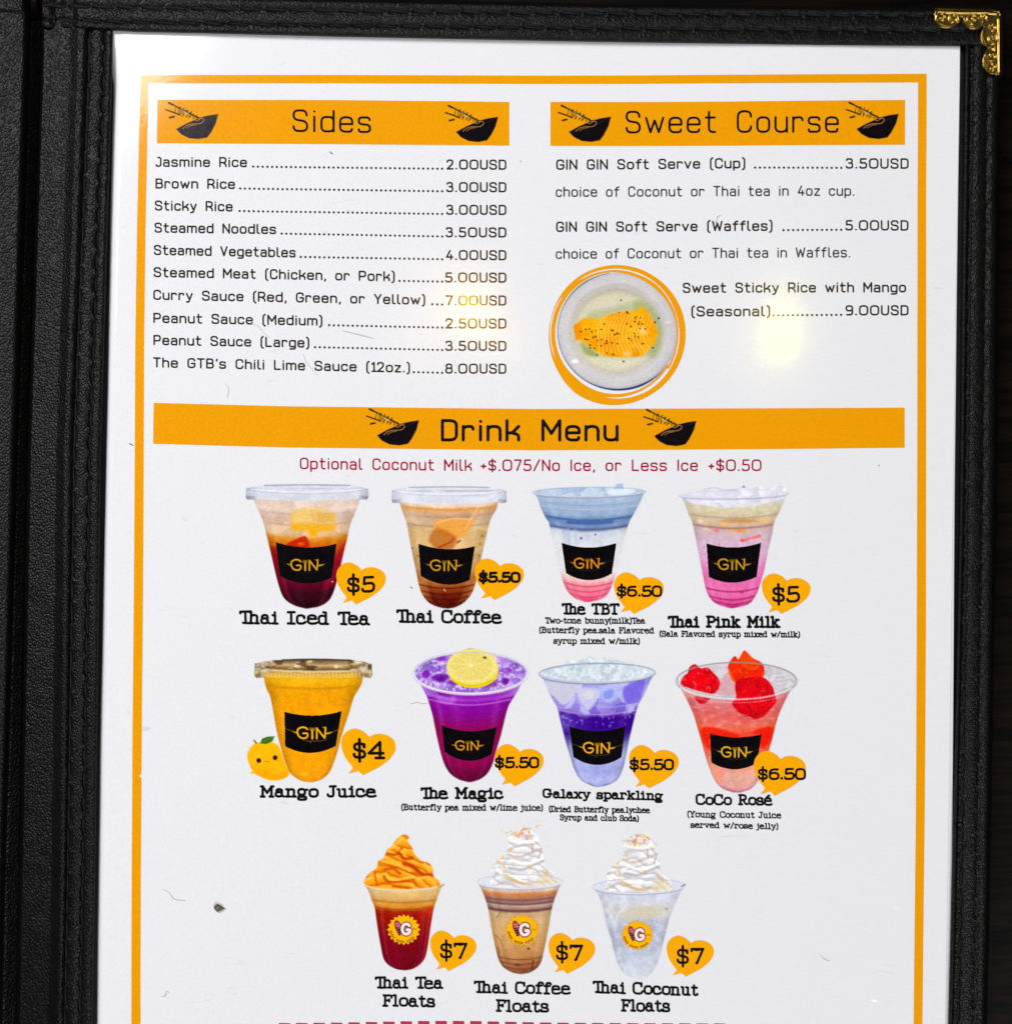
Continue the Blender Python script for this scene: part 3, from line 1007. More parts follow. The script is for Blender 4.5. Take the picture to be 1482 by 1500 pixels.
def gin_sticker(tl, tr, br, bl, sag_t, sag_b, cx, cy, h, parent, gold=(216, 162, 34), tag_line=0.25, seed=1):
    x0 = min(tl[0], bl[0]) - 4
    x1 = max(tr[0], br[0]) + 4
    P = Picture(x0, min(tl[1], tr[1]) - 3, x1, max(bl[1], br[1]) + sag_b + 4, 0.55, (40, 30, 30), seed)
    top = [(tl[0] + (tr[0] - tl[0]) * t, tl[1] + (tr[1] - tl[1]) * t + sag_t * 4 * t * (1 - t)) for t in np.linspace(0, 1, 13)]
    bot = [(br[0] + (bl[0] - br[0]) * t, br[1] + (bl[1] - br[1]) * t + sag_b * 4 * t * (1 - t)) for t in np.linspace(0, 1, 13)]
    m = np.clip(0.5 + poly_sd(P.X, P.Y, top + bot) / 0.9, 0, 1)
    P.lay(m, np.array((20, 17, 20)) + 8 * (fbm(P.X, P.Y, 12, seed, 3) - 0.5)[..., None])
    P.a = (m > 0.5) * 1.0
    k = h / 15.0

    def at(u, v):
        # u along the label from the logo's middle, bent with the cup
        return (cx + u * k, cy + v * k - 0.0022 * (u * k) ** 2)

    def put(pts, w, op=1.0, col=gold, sm=True):
        P.lay(P.line([at(*p) for p in pts], np.array(w) * k if hasattr(w, '__len__') else w * k, 0.8, sm), col, op, False)

    put([(-8.2, -5), (-11, -7), (-16, -7.2), (-21, -4), (-21.5, 1), (-19, 5.6), (-14, 7.4), (-9, 5.6), (-8.4, 0.8), (-14, 0.6)], 2.25)
    put([(-1.8, -2.5), (-1.8, 7.2)], 2.5)
    put([(-5.0, -5.6), (-3.4, -3.2), (-1.8, -5.6), (-0.2, -3.2), (1.4, -5.6)], 1.0, 0.9, gold, False)
    put([(-4.4, -7.2), (-1.8, -6.2), (1.0, -7.2)], 1.1, 0.7)
    put([(4.2, 7.2), (4.2, -6.6), (14.6, 7.0), (15.6, 1.0), (15.8, -7.0)], 2.25, 1.0, gold, False)
    put([(12.2, -7.2), (15.8, -7.2)], 1.2, 0.8)
    put([(-38, -2.6), (-27, -0.6)], 0.7, tag_line)
    put([(-28, -0.4), (-22.5, 0.9)], [0.7, 2.0], 0.85)
    put([(38, -2.6), (27, -0.6)], 0.7, tag_line)
    put([(17, 1.2), (21, 0.9), (25.5, -0.2)], [2.2, 2.4, 0.5], 0.85)
    put([(-14, 10.4), (-10, 9.4), (-9, 11.4), (-5, 10.2), (-4, 13), (-2, 10), (2, 11.2), (4, 10), (8, 11), (12, 10), (17, 9.6)], 0.7, tag_line, (214, 170, 110))
    P.grain(3)
    return P.mesh('cup_sticker', 3, parent)


def cone_sticker(cx, cy, R, parent, seed):
    P = Picture(cx - R - 3, cy - R - 3, cx + R + 3, cy + R + 3, 0.55, (200, 140, 40), seed)
    th = np.arctan2(P.Y - cy, P.X - cx)
    rr = np.hypot(P.X - cx, (P.Y - cy) * 1.08)
    tooth = R * (0.91 + 0.075 * np.abs(((th * 20 / (2 * math.pi)) % 1) * 2 - 1) * 2 - 0.075)
    m = np.clip(0.5 + (tooth - rr) / 0.9, 0, 1)
    P.lay(m, (240, 178, 14))
    P.a = (m > 0.5) * 1.0
    k = R / 25.0

    def q(*p):
        return [(cx + u * k, cy + v * k) for u, v in p]
    cone = q((-12, -14), (-8, -13), (-3, -7), (-3, 2), (-5, 9), (-8, 8), (-13, -3), (-14, -10))
    P.lay(P.mask(cone, 1), (92, 22, 30), 1, False)
    P.lay(P.mask(q((-12, -12), (-8, -11.6), (-4, -6), (-5, -2), (-11, -4), (-13, -9)), 1), (196, 92, 120), 0.9, False)
    for j in range(5):
        P.lay(P.line(q((-12.5 + j * 0.6, -8 + 3.6 * j), (-4.2, -9.6 + 3.6 * j)), 0.8 * k, 0.7), (238, 200, 205), 0.55, False)
    G = q((8.5, -6), (5, -8.6), (-.5, -6.5), (-2.2, 0), (0.4, 5.6), (5, 6.6), (9, 4), (9, 0.6), (5, 0.4))
    P.lay(P.line(G, 7.0 * k, 0.9), (70, 26, 24), 1, False)
    P.lay(P.line(G, 4.6 * k, 0.9), (244, 222, 226), 1, False)
    P.lay(P.line(q((2.5, -4), (5.5, -4.6)), 1.2 * k, 0.7), (70, 26, 24), 0.9, False)
    P.lay(P.line(q((13, 1), (16, -2), (18, 0), (20, -1)), 0.9 * k, 0.7), (120, 70, 20), 0.7, False)
    for j in range(17):
        a = math.radians(172 - j * 8.2)
        if j % 6 == 5:
            continue
        x, y = math.cos(a) * 19.5, math.sin(a) * 18.2
        ca, sa = math.cos(a), math.sin(a)
        P.lay(P.line(q((x - ca * 1.2, y - sa * 1.2), (x + ca * 1.2, y + sa * 1.2)), 1.3 * k, 0.7, False), (50, 30, 14), 0.8, False)
    P.grain(4)
    return P.mesh('cup_sticker', 3, parent)


# ================================================================== the table and the folder
verts = np.array([(-1.2, -1.2, -0.0075), (1.2, -1.2, -0.0075), (1.2, 1.2, -0.0075), (-1.2, 1.2, -0.0075)])
tag(make_mesh('table_top', verts, [np.array([[0, 1, 2, 3]])], M_WOOD), 'dark brown wooden table under the black menu folder', 'table', None, 'structure')

folder = empty('menu_folder', (0, 0, -0.007))
tag(folder, 'black grained leather menu folder with stitched edges and a brass corner', 'menu folder')


def sweep(name, vs, bounds, prof, axis, mat, parent, dv_noise=0.0, lift=None):
    """a leather strip: vs along it (photo pixels), bounds = arrays of positions across at each vs,
    prof = list per interval of (n samples, z(t) function, metres); axis 'y' = strip runs down the photo"""
    vs = np.asarray(vs, float)
    cols = []
    zs = []
    for k, (n, fn) in enumerate(prof):
        t = np.arange(n + (1 if k == len(prof) - 1 else 0)) / n
        for tt in t:
            cols.append(bounds[k] + (bounds[k + 1] - bounds[k]) * tt)
            zs.append(fn(tt, vs) + np.zeros_like(vs))
    A = np.array(cols)
    Z = np.array(zs)
    V = np.broadcast_to(vs, A.shape)
    if axis == 'y':
        px, py = A, V
    else:
        px, py = V, A
    Z = Z + 0.00016 * (fbm(px, py, 22, 8, 3) - 0.5)
    if lift is not None:
        Z = Z + lift(px, py)
    x, y = world_xy(px, py, Z)
    nb, nv = A.shape
    i, j = np.meshgrid(np.arange(nb - 1), np.arange(nv - 1), indexing='ij')
    a = i * nv + j
    f = np.stack([a, a + 1, a + nv + 1, a + nv], -1).reshape(-1, 4)
    if axis == 'y':
        f = f
    else:
        f = f[:, ::-1]
    return make_mesh(name, np.stack([x, y, Z], -1).reshape(-1, 3), [f], mat, parent)


def stitch_row(path, z_fn, parent, pitch=33.0, length=26.0, r=1.9, axis='y', slant=2.0, phase=0.0, v0=0, v1=1700):
    """a row of thread stitches sunk in its groove"""
    V = []
    F = []
    v = v0 + phase
    while v + length < v1:
        n = 7
        ring = 6
        base = len(V)
        for i in range(n):
            t = i / (n - 1)
            vv = v + length * t
            rad = r * (0.35 + 0.65 * math.sin(math.pi * min(max(t, 0.06), 0.94)) ** 0.5)
            across = path(vv) + slant * (t - 0.5)
            px, py = (across, vv) if axis == 'y' else (vv, across)
            zc = z_fn(px, py) + 0.00012 * math.sin(math.pi * t) - 0.00008
            for k in range(ring):
                a = 2 * math.pi * k / ring
                o = rad * math.cos(a)
                zz = zc + rad * PX * math.sin(a)
                qx, qy = (px + o, py) if axis == 'y' else (px, py + o)
                x, y = world_xy(qx, qy, zz)
                V.append((float(x), float(y), float(zz)))
        for i in range(n - 1):
            for k in range(ring):
                a = base + i * ring + k
                b = base + i * ring + (k + 1) % ring
                F.append((a, b, b + ring, a + ring))
        v += pitch
    make_mesh('stitching', np.array(V), [np.array(F)], M_THREAD, parent)


def line_fn(p0, p1):
    return lambda v: p0[1] + (p1[1] - p0[1]) * (np.asarray(v, float) - p0[0]) / (p1[0] - p0[0])


def poly_fn(pts):
    xs = [p[0] for p in pts]
    ys = [p[1] for p in pts]
    return lambda v: np.interp(v, xs, ys)


def puff(z0, h, e=0.5):
    return lambda t, v: z0 + h * (max(0.0, 1 - (2 * t - 1) ** 2)) ** e


def ramp(za, zb, p=1.0):
    return lambda t, v: za + (zb - za) * t ** p


VS = np.arange(30, 1716, 2.0)
# left binding, measured at three heights of the photograph
lb = lambda a, b, c: poly_fn([(30, a + 1.4), (100, a), (650, b), (1300, c), (1720, c - 8.5)])
L_edge0 = lb(101, 81.5, 74.5)
L_ridge = lb(113.5, 94, 87)
L_st1 = lb(130.5, 109, 99)
L_st2 = lb(153, 131.5, 120.5)
L_end = lb(164.5, 148, 139)
ZL = 0.0012


def bridges(path, pitch, start, gap, axis='y', h=0.00042):
    """leather standing proud between one stitch and the next"""
    def fn(px, py):
        v, a = (py, px) if axis == 'y' else (px, py)
        dv = (v - (start - gap / 2) + pitch / 2) % pitch - pitch / 2
        return h * np.exp(-((a - path(v)) / 3.2) ** 2 - (dv / 3.0) ** 2)
    return fn


def both(*fns):
    return lambda px, py: sum(f(px, py) for f in fns)


def wav(amp, pitch, ph):
    return lambda t, v: amp * np.cos(2 * math.pi * (v - ph) / pitch)


def l_lift(px, py):
    return 0


sc = lambda t, v: 0.00010 * (1 - np.abs(np.sin(math.pi * (v - 12) / 33.0))) ** 2 * 0
sweep('binding_strip', VS,
      [L_edge0(VS), L_ridge(VS), L_st1(VS) + 0.8 * np.sin(VS / 33 * 2 * math.pi), L_st2(VS) + 0.9 * np.sin(VS / 33 * 2 * math.pi + 1), L_end(VS), L_end(VS) + 1.2],
      [(8, lambda t, v: 0.0003 + (ZL + 0.00025) * t ** 1.15),
       (14, lambda t, v: ZL + 0.00055 - 0.0012 * t ** 2.2 + 0.00030 * math.sin(math.pi * t)),
       (18, puff(ZL - 0.00065, 0.00110, 0.5)),
       (12, puff(ZL - 0.00065, 0.00095, 0.5)),
       (3, ramp(ZL - 0.00065, -0.0024))], 'y', M_LEATHER, folder, lift=both(bridges(L_st1, 33.0, 62, 7), bridges(L_st2, 33.0, 72, 7)))
stitch_row(L_st1, lambda x, y: ZL - 0.00045, folder, phase=10, v0=52)
stitch_row(L_st2, lambda x, y: ZL - 0.00045, folder, phase=20, v0=52)

# spine leather between the gutter and the left binding, and the gutter itself
G_l = lb(41, 24, 5)
G_m0 = lb(46, 28, 10)
G_m1 = lb(60, 40, 28)
S_r = lb(64, 46, 33)
sweep('spine', VS,
      [G_m0(VS) - 8, G_m0(VS), G_m1(VS), S_r(VS), L_edge0(VS) + 3],
      [(4, ramp(-0.0058, -0.0062)), (6, ramp(-0.0062, -0.0060)),
       (6, lambda t, v: -0.0060 + 0.0054 * math.sin(t * math.pi / 2) ** 0.7),
       (30, lambda t, v: -0.0006 + 0.0003 * math.sin(math.pi * t) + 0.0010 * t ** 2)], 'y', M_LEATHER, folder,
      lift=lambda px, py: 0.00025 * (fbm(px, py * 0.6, 40, 21, 3) - 0.5))

# the facing cover panel beyond the gutter
sweep('cover_panel', np.arange(-40, 1716, 2.0),
      [np.full(878, -1100.0), lb(30, 12, -7)(np.arange(-40, 1716, 2.0)), G_l(np.arange(-40, 1716, 2.0)), G_l(np.arange(-40, 1716, 2.0)) + 3],
      [(60, lambda t, v: 0.0004 + 0 * t + 0.0005 * (v < 16) + 0.0004 * np.exp(-((v - 8) / 9.0) ** 2)),
       (12, lambda t, v: 0.0004 - 0.0016 * t ** 2.2 + 0.0009 * (v < 18) * (1 - t)),
       (5, ramp(-0.0012, -0.006))], 'y', M_LEATHER, folder,
      lift=lambda px, py: 0.0003 * (fbm(px, py, 60, 31, 3) - 0.5))
stitch_row(lambda v: 9 + 0.06 * np.maximum(v, -60), lambda x, y: 0.0012, folder, axis='x', v0=-1083, v1=36, pitch=31, slant=2.5, r=1.3)

# top binding with its two seams
T_out = poly_fn([(40, -14), (200, -9), (500, -3), (900, 5), (1300, 9.5), (1368, 10), (1466, 11.5)])
T_s1 = poly_fn([(40, 7), (110, 8.5), (200, 10.5), (500, 15), (900, 19.5), (1250, 22), (1466, 23.5)])
T_s2 = poly_fn([(40, 27), (110, 29), (200, 32.5), (500, 37), (900, 41), (1250, 43.3), (1466, 45)])
T_in = poly_fn([(40, 41), (112, 41), (165, 43.5), (200, 45.5), (300, 47.5), (500, 52.5), (850, 59.5), (1200, 65), (1466, 67)])
HS = np.arange(62, 1467, 1.5)
ZT = 0.0016


def t_lift(px, py):
    # the band steps down over the spine and swells where it crosses the left binding
    over = 1 / (1 + np.exp(-(px - 109) / 1.6))
    z = (over - 1) * 0.0016
    z = z + 0.0006 * np.exp(-((px - 140) / 30.0) ** 4)
    z = z + (1 - over) * 0.0005 * np.sin((px - 62) / 4.8)
    return z


sweep('binding_strip', HS,
      [T_out(HS), T_out(HS) + 4, T_s1(HS) + 0.7 * np.sin(HS / 36 * 2 * math.pi), T_s2(HS) + 0.7 * np.sin(HS / 36 * 2 * math.pi + 2), T_in(HS), T_in(HS) + 1.5],
      [(4, ramp(-0.006, ZT - 0.0002, 0.5)),
       (12, lambda t, v: ZT - 0.0002 - 0.00040 * t + 0.00055 * math.sin(math.pi * t) ** 0.6),
       (18, puff(ZT - 0.00060, 0.00095, 0.5)),
       (14, puff(ZT - 0.00060, 0.00095, 0.45)),
       (3, ramp(ZT - 0.00060, -0.0004))], 'x', M_LEATHER, folder, lift=both(t_lift, bridges(T_s1, 36, 66, 7, 'x'), bridges(T_s2, 36, 84, 7, 'x')))
stitch_row(T_s1, lambda x, y: ZT - 0.00040 + float(t_lift(np.array(x), 0)), folder, pitch=36, length=29, axis='x', v0=66, v1=1372, slant=2.6)
stitch_row(T_s2, lambda x, y: ZT - 0.00040 + float(t_lift(np.array(x), 0)), folder, pitch=36, length=29, axis='x', v0=84, v1=1440, slant=2.6)

# right binding
rb = lambda a, b, c: poly_fn([(60, a + 0.3), (100, a), (750, b), (1350, c), (1720, c - 9)])
R_in = rb(1412.5, 1405.5, 1392.5)
R_rg = rb(1421, 1412.5, 1400)
R_s1 = rb(1424.5, 1416, 1406)
R_s2 = rb(1447, 1440, 1431)
R_out = rb(1464, 1457.5, 1447)
VR = np.arange(64, 1716, 2.0)
ZR = 0.0009
sweep('binding_strip', VR,
      [R_in(VR) - 1.5, R_in(VR), R_rg(VR), R_s1(VR), R_s2(VR) + 0.9 * np.sin(VR / 33 * 2 * math.pi + 1), R_out(VR) - 2, R_out(VR) + 2],
      [(3, ramp(-0.0009, ZR - 0.0005)), (9, puff(ZR - 0.0007, 0.0011, 0.5)), (3, ramp(ZR - 0.0007, ZR - 0.0006)),
       (18, puff(ZR - 0.0006, 0.00100, 0.5)), (14, lambda t, v: ZR - 0.0006 + 0.0010 * max(0, math.sin(math.pi * (0.08 + 0.62 * t))) ** 0.6 - 0.0006 * t ** 3),
       (4, ramp(ZR - 0.0006, -0.0065))], 'y', M_LEATHER, folder, lift=both(bridges(R_s1, 33.0, 118, 7), bridges(R_s2, 33.0, 132, 7)))
stitch_row(R_s1, lambda x, y: ZR - 0.00042, folder, phase=8, v0=110, r=1.7, slant=-2.0)
stitch_row(R_s2, lambda x, y: ZR - 0.00042, folder, phase=22, v0=110, r=1.7, slant=-2.4)

# black backing the sheet lies on
bx = [(100, 30), (1440, 30), (1440, 1716), (85, 1716)]
bv = []
for zz in (-0.0013, -0.0068):
    for p in bx:
        x, y = world_xy(p[0], p[1], zz)
        bv.append((float(x), float(y), zz))
make_mesh('backing_board', np.array(bv), [np.array([[0, 3, 2, 1], [4, 5, 6, 7], [0, 1, 5, 4], [1, 2, 6, 5], [2, 3, 7, 6], [3, 0, 4, 7]])],
          M_BOARD, folder, smooth=False)

# ------------------------------------------------------------------ the brass corner
def corner():
    cell = 0.4
    xs = np.arange(1364, 1474, cell)
    ys = np.arange(5, 116, cell)
    Xc, Yc = np.meshgrid(xs, ys)

    def el(cx, cy, rx, ry):
        return (1 - np.hypot((Xc - cx) / rx, (Yc - cy) / ry)) * min(rx, ry)
    shp = poly_sd(Xc, Yc, [(1368.5, 10), (1455, 12.5), (1464, 15), (1468, 22), (1468.5, 110), (1456, 109), (1452, 35), (1430, 26), (1368, 24)])
    for e in ((1387.5, 26.5, 20, 14), (1427, 27.5, 17, 14.5), (1450.5, 27, 15, 15), (1451.5, 52, 15, 20), (1453.5, 88.5, 14.5, 21)):
        shp = np.maximum(shp, el(*e))
    z0 = 0.0024
    Z = np.full(Xc.shape, z0)
    Z += 0.00036 * np.exp(-((shp - 1.6) / 1.5) ** 2)
    Z -= 0.00045 * np.clip(1 - shp / 1.0, 0, 1)

    def spiral(cx, cy, r, a0, turns, n=26, k=0.25, ry=None):
        out = []
        for i in range(n):
            t = i / (n - 1)
            rr = r * (1 - (1 - k) * t)
            a = math.radians(a0) + turns * 2 * math.pi * t
            out.append((cx + rr * math.cos(a), cy + (ry or r) / r * rr * math.sin(a)))
        return out
    scrolls = [
        spiral(1380, 24.5, 8.2, 150, 0.95, k=0.30), spiral(1396, 27, 8.0, 20, -0.95, k=0.30),
        spiral(1424.5, 28.5, 10.0, -30, -1.15, k=0.22, ry=8.6), spiral(1441, 24, 5.5, 30, -0.7, k=0.4),
        spiral(1452.5, 39, 6.0, 60, -0.7, k=0.4), spiral(1453.5, 55.5, 9.0, -80, 1.15, k=0.22, ry=10.5),
        spiral(1453, 81.5, 8.5, 190, -0.95, k=0.3), spiral(1453.5, 98, 8.0, 170, 0.85, k=0.3),
        [(1372, 16.5), (1410, 17.6), (1440, 17.6), (1459, 19)], [(1463, 28), (1463.6, 60), (1464, 104)],
    ]
    d = np.full(Xc.shape, 1e9)
    for p in scrolls:
        for (ax, ay), (bx_, by_) in zip(p[:-1], p[1:]):
            dx, dy = bx_ - ax, by_ - ay
            L = dx * dx + dy * dy
            if L < 1e-9:
                continue
            t = np.clip(((Xc - ax) * dx + (Yc - ay) * dy) / L, 0, 1)
            d = np.minimum(d, np.hypot(Xc - ax - t * dx, Yc - ay - t * dy))
    Z += 0.00036 * np.exp(-(d / 1.5) ** 2)
    # hammered hollows inside the lobes, and the outer edges rolling over the leather
    Z += 0.00004 * np.sin(Xc / 6.1 + 1) * np.cos(Yc / 7.7)
    Z -= 0.0014 * np.clip((15.5 - Yc + 0.035 * (1468 - Xc) * -1 + 3.2) / 6.5, 0, 1) ** 2 * (Xc < 1470)
    Z -= 0.0016 * np.clip((Xc - 1463) / 5, 0, 1) ** 2
    gy, gx = np.gradient(shp, cell)
    gn = np.maximum(np.hypot(gx, gy), 0.3)
    near = np.abs(shp) < 0.45
    sx = np.where(near, -shp * gx / gn ** 2, 0)
    sy = np.where(near, -shp * gy / gn ** 2, 0)
    Xc = Xc + np.clip(sx, -.4, .4)
    Yc = Yc + np.clip(sy, -.4, .4)
    ins = shp > -0.4
    q = ins[:-1, :-1] & ins[:-1, 1:] & ins[1:, :-1] & ins[1:, 1:]
    iy, ix = np.nonzero(q)
    nx = Xc.shape[1]
    f = np.stack([iy * nx + ix, (iy + 1) * nx + ix, (iy + 1) * nx + ix + 1, iy * nx + ix + 1], 1)
    ids, inv = np.unique(f.ravel(), return_inverse=True)
    zz = Z.ravel()[ids]
    x, y = world_xy(Xc.ravel()[ids], Yc.ravel()[ids], zz)
    o = make_mesh('corner_bracket', np.stack([x, y, zz], -1), [inv.reshape(f.shape)], M_GOLD, folder)
    sol = o.modifiers.new('thickness', 'SOLIDIFY')
    sol.thickness = 0.0005
    sol.offset = -1
    o['label'] = 'brass filigree corner bracket with scroll relief'


corner()

# ================================================================== the laminated menu sheet
SL = poly_fn([(30, 162), (150, 161), (500, 152), (800, 146), (1300, 139), (1700, 133)])
SR = poly_fn([(30, 1405.5), (100, 1405), (750, 1395.5), (1350, 1387), (1700, 1382)])
sv = np.linspace(38, 1660, 800)
su = np.linspace(0, 1, 600)
UU, VV = np.meshgrid(su, sv)
px = SL(VV) + (SR(VV) - SL(VV)) * UU
pts = page_pts(px, VV, 0)
# the left edge dips into the pocket
pts[..., 2] -= 0.0022 * np.clip(1 - (px - SL(VV)) / 17.0, 0, 1) ** 2 * np.clip((VV - 62) / 60.0, 0, 1)
ny, nx = px.shape
i, j = np.meshgrid(np.arange(ny - 1), np.arange(nx - 1), indexing='ij')
a = i * nx + j
sheet = make_mesh('menu_sheet', pts.reshape(-1, 3), [np.stack([a, a + nx, a + nx + 1, a + 1], -1).reshape(-1, 4)], M_PAPER)
tag(sheet, 'white laminated drink and sides menu sheet with orange border inside the folder', 'menu page')

# clear rim of the laminate beyond the paper
fv = np.linspace(66, 1660, 200)
fl = SR(fv) + 0.3
fr = poly_fn([(60, 1405.9), (200, 1404.5), (750, 1398.2), (1350, 1393.5), (1700, 1391)])(fv)
c0 = page_pts(fl, fv, -2)
c1 = page_pts((fl + fr) / 2, fv, -1)
c2 = page_pts(fr, fv, -6)
n = len(fv)
V = np.concatenate([c0, c1, c2])
k = np.arange(n - 1)
make_mesh('laminate_edge', V, [np.concatenate([np.stack([b * n + k, b * n + k + 1, (b + 1) * n + k + 1, (b + 1) * n + k], 1) for b in (0, 1)])], M_FILM, sheet)


def patch(name, top, bot, mat, layer, parent, nx=60, ny=8, more=None):
    """a printed panel between two lines of the page"""
    V = []
    F = []
    for (tp, bt, mx, my) in [(top, bot, nx, ny)] + (more or []):
        base = len(V)
        t = np.linspace(0, 1, mx + 1)

        def along(p):
            p = np.asarray(p, float)
            s = np.linspace(0, 1, len(p))
            return np.stack([np.interp(t, s, p[:, 0]), np.interp(t, s, p[:, 1])], -1)
        A, B = along(tp), along(bt)
        for r in range(my + 1):
            V.extend(A + (B - A) * r / my)
        for r in range(my):
            for q in range(mx):
                b = base + r * (mx + 1) + q
                F.append((b, b + mx + 1, b + mx + 2, b + 1))
    V = np.array(V)
    F = np.array(F)
    # face up whatever way round the lines were given
    w = page_pts(V[:, 0], V[:, 1], layer)
    p0, p1, p2 = w[F[:, 0]], w[F[:, 1]], w[F[:, 2]]
    nz = (p1[:, 0] - p0[:, 0]) * (p2[:, 1] - p0[:, 1]) - (p1[:, 1] - p0[:, 1]) * (p2[:, 0] - p0[:, 0])
    F[nz < 0] = F[nz < 0][:, ::-1]
    return make_mesh(name, w, [F], mat, parent)


# the orange border, one printed frame
lo = [(206, 109.8), (201, 330), (198, 500), (196.4, 800), (194.3, 1100), (192.4, 1500), (191.7, 1640)]
li = [(218, 121.8), (213.5, 330), (211, 500), (209.8, 800), (207.8, 1100), (205.7, 1500), (205, 1627)]
ro = [(1356.6, 108), (1356.4, 300), (1356.6, 600), (1356, 900), (1354, 1200), (1351, 1500), (1349.6, 1640)]
ri = [(1344, 120.8), (1343.8, 300), (1343.6, 600), (1342.5, 900), (1341, 1200), (1338, 1500), (1336.6, 1627)]


def along_y(p, q):
    return p, q


to = [(206, 109.8), (500, 109.4), (800, 110.4), (1182, 109.2), (1356.6, 108)]
ti = [(218, 121.8), (500, 121.6), (800, 122.6), (1182, 121.8), (1344, 120.8)]
patch('page_border', to, ti, M_ORANGE, 1, sheet, 80, 1,
      more=[(lo, li, 80, 1), (ro, ri, 80, 1), ([(191.7, 1640), (1349.6, 1640)], [(205, 1627), (1336.6, 1627)], 60, 1)])

sides = patch('header_banner', [(230.8, 146), (500, 146.2), (745.8, 149)], [(230, 209.8), (500, 211), (745.8, 213)], M_ORANGE, 1, sheet)
sweet = patch('header_banner', [(806, 148.8), (1060, 149), (1325, 146.4)], [(806, 213.3), (1060, 213.5), (1325, 212)], M_ORANGE, 1, sheet)
drink = patch('header_banner', [(225, 590), (420, 595), (780, 599), (1120, 598), (1325, 597)], [(224, 650), (420, 655.4), (780, 659.6), (1120, 658), (1325, 655.8)], M_ORANGE, 1, sheet, 90)

Lettering(3.3, 0.6).run('Sides', 428.5, 193.2, 543.5, 194.6, 33.5).mesh('banner_lettering', M_BLACK, 2, sides)
Lettering(3.3, 0.6).run('Sweet Course', 916, 195.2, 1228, 194.8, 33.5).mesh('banner_lettering', M_BLACK, 2, sweet)
Lettering(4.7, 0.6).run('Drink Menu', 645.5, 646.6, 906, 646.8, 33).mesh('banner_lettering', M_BLACK, 2, drink)


def bowl(dx, dy, parent, seed, faded=0):
    def T(*p):
        return [(480 + u / 4.94 + dx, 130 + v / 4.94 + dy) for u, v in p]
    b0 = T((820, 90))[0]
    b1 = T((1255, 405))[0]
    P = Picture(b0[0], b0[1], b1[0], b1[1], 0.55, ORANGE, seed)
    body = T((928, 312), (1000, 272), (1100, 228), (1160, 213), (1232, 202), (1214, 270), (1180, 335), (1152, 372), (1090, 384), (1020, 377), (965, 350))
    tone = (24 + faded, 20 + faded, 24 + faded)
    P.lay(P.mask(body, 1.0), np.array(tone, float) + (26 if faded else 10) * (fbm(P.X, P.Y, 5, seed, 3) - 0.4)[..., None])
    ink = (34, 38, 22)
    P.lay(P.line(T((873, 120), (1105, 238)), 1.9, 0.9), ink)
    P.lay(P.line(T((853, 172), (905, 190), (950, 208)), 1.8, 0.9), ink)
    P.lay(P.line(T((875, 122), (900, 134)), 2.6, 0.9), ink)
    P.lay(P.line(T((882, 229), (912, 222)), 2.6, 1.0), ink, 0.9)
    z = [(925, 158), (916, 190), (940, 206), (946, 160), (960, 150), (952, 214), (975, 170), (985, 160), (972, 222), (1000, 180), (1012, 172), (1000, 225), (1030, 190), (1040, 186), (1018, 232), (1050, 204), (1052, 240), (1078, 215), (1076, 238)]
    P.lay(P.line(T(*z), 0.9, 0.8, False), ink, 0.9)
    P.lay(P.line(T((966, 162), (985, 185), (1000, 205)), 1.0, 0.9), (214, 196, 150), 0.75)
    P.lay(P.line(T((990, 185), (1010, 205), (1016, 190)), 1.0, 0.9), (230, 215, 180), 0.75)
    tan = (206, 150, 88)
    P.lay(P.line(T((1052, 236), (1075, 252), (1105, 235)), 0.9, 0.8), tan, 0.9)
    P.lay(P.line(T((978, 308), (1005, 285), (1050, 274), (1100, 272), (1126, 252), (1118, 234), (1090, 238)), 1.0, 0.8), tan, 0.9)
    P.lay(P.line(T((1005, 304), (1030, 288), (1070, 280)), 0.9, 0.8), tan, 0.8)
    P.lay(P.line(T((1125, 258), (1180, 228), (1222, 206)), 0.5, 0.8), (70, 64, 70), 0.7)
    P.mesh('bowl_emblem', 2, parent)


bowl(-409.5, -4.1, sides, 3, 34)
bowl(0, 0, sides, 4)
bowl(165.3, -0.3, sweet, 5)
bowl(586.1, -4.1, sweet, 6)
bowl(-115.8, 444.6, drink, 7)
bowl(290.2, 445.6, drink, 8)

# ------------------------------------------------------------------ the price lists
ROWS = [
    ('Jasmine Rice', 228, 244.6, 362, 245.0, 371, '2.00USD', 653.5, 248.2),
    ('Brown Rice', 228, 276.4, 344.5, 277.0, 352, '3.00USD', 653.5, 281.2),
    ('Sticky Rice', 227, 308.6, 341, 310.0, 351, '3.00USD', 653.5, 314.4),
    ('Steamed Noodles', 226.5, 341.0, 404.5, 343.0, 412.5, '3.50USD', 652.5, 347.4),
    ('Steamed Vegetables', 225.5, 373.6, 433.2, 377.2, 440.5, '4.00USD', 652.7, 380.8),
    ('Steamed Meat (Chicken, or Pork)', 225, 406.0, 578.5, 412.2, 585, '5.00USD', 651.7, 413.6),
    ('Curry Sauce (Red, Green, or Yellow)', 224.5, 439.2, 623, 446.4, 633, '7.00USD', 652.5, 447.2),
    ('Peanut Sauce (Medium)', 224.5, 473.0, 472.5, 477.2, 482, '2.50USD', 652, 481.0),
    ('Peanut Sauce (Large)', 224.5, 505.4, 453.3, 509.4, 461.5, '3.50USD', 652, 513.8),
    ("The GTB's Chili Lime Sauce (12oz.)", 224, 538.2, 600.8, 546.0, 606, '8.00USD', 652, 547.2),
]
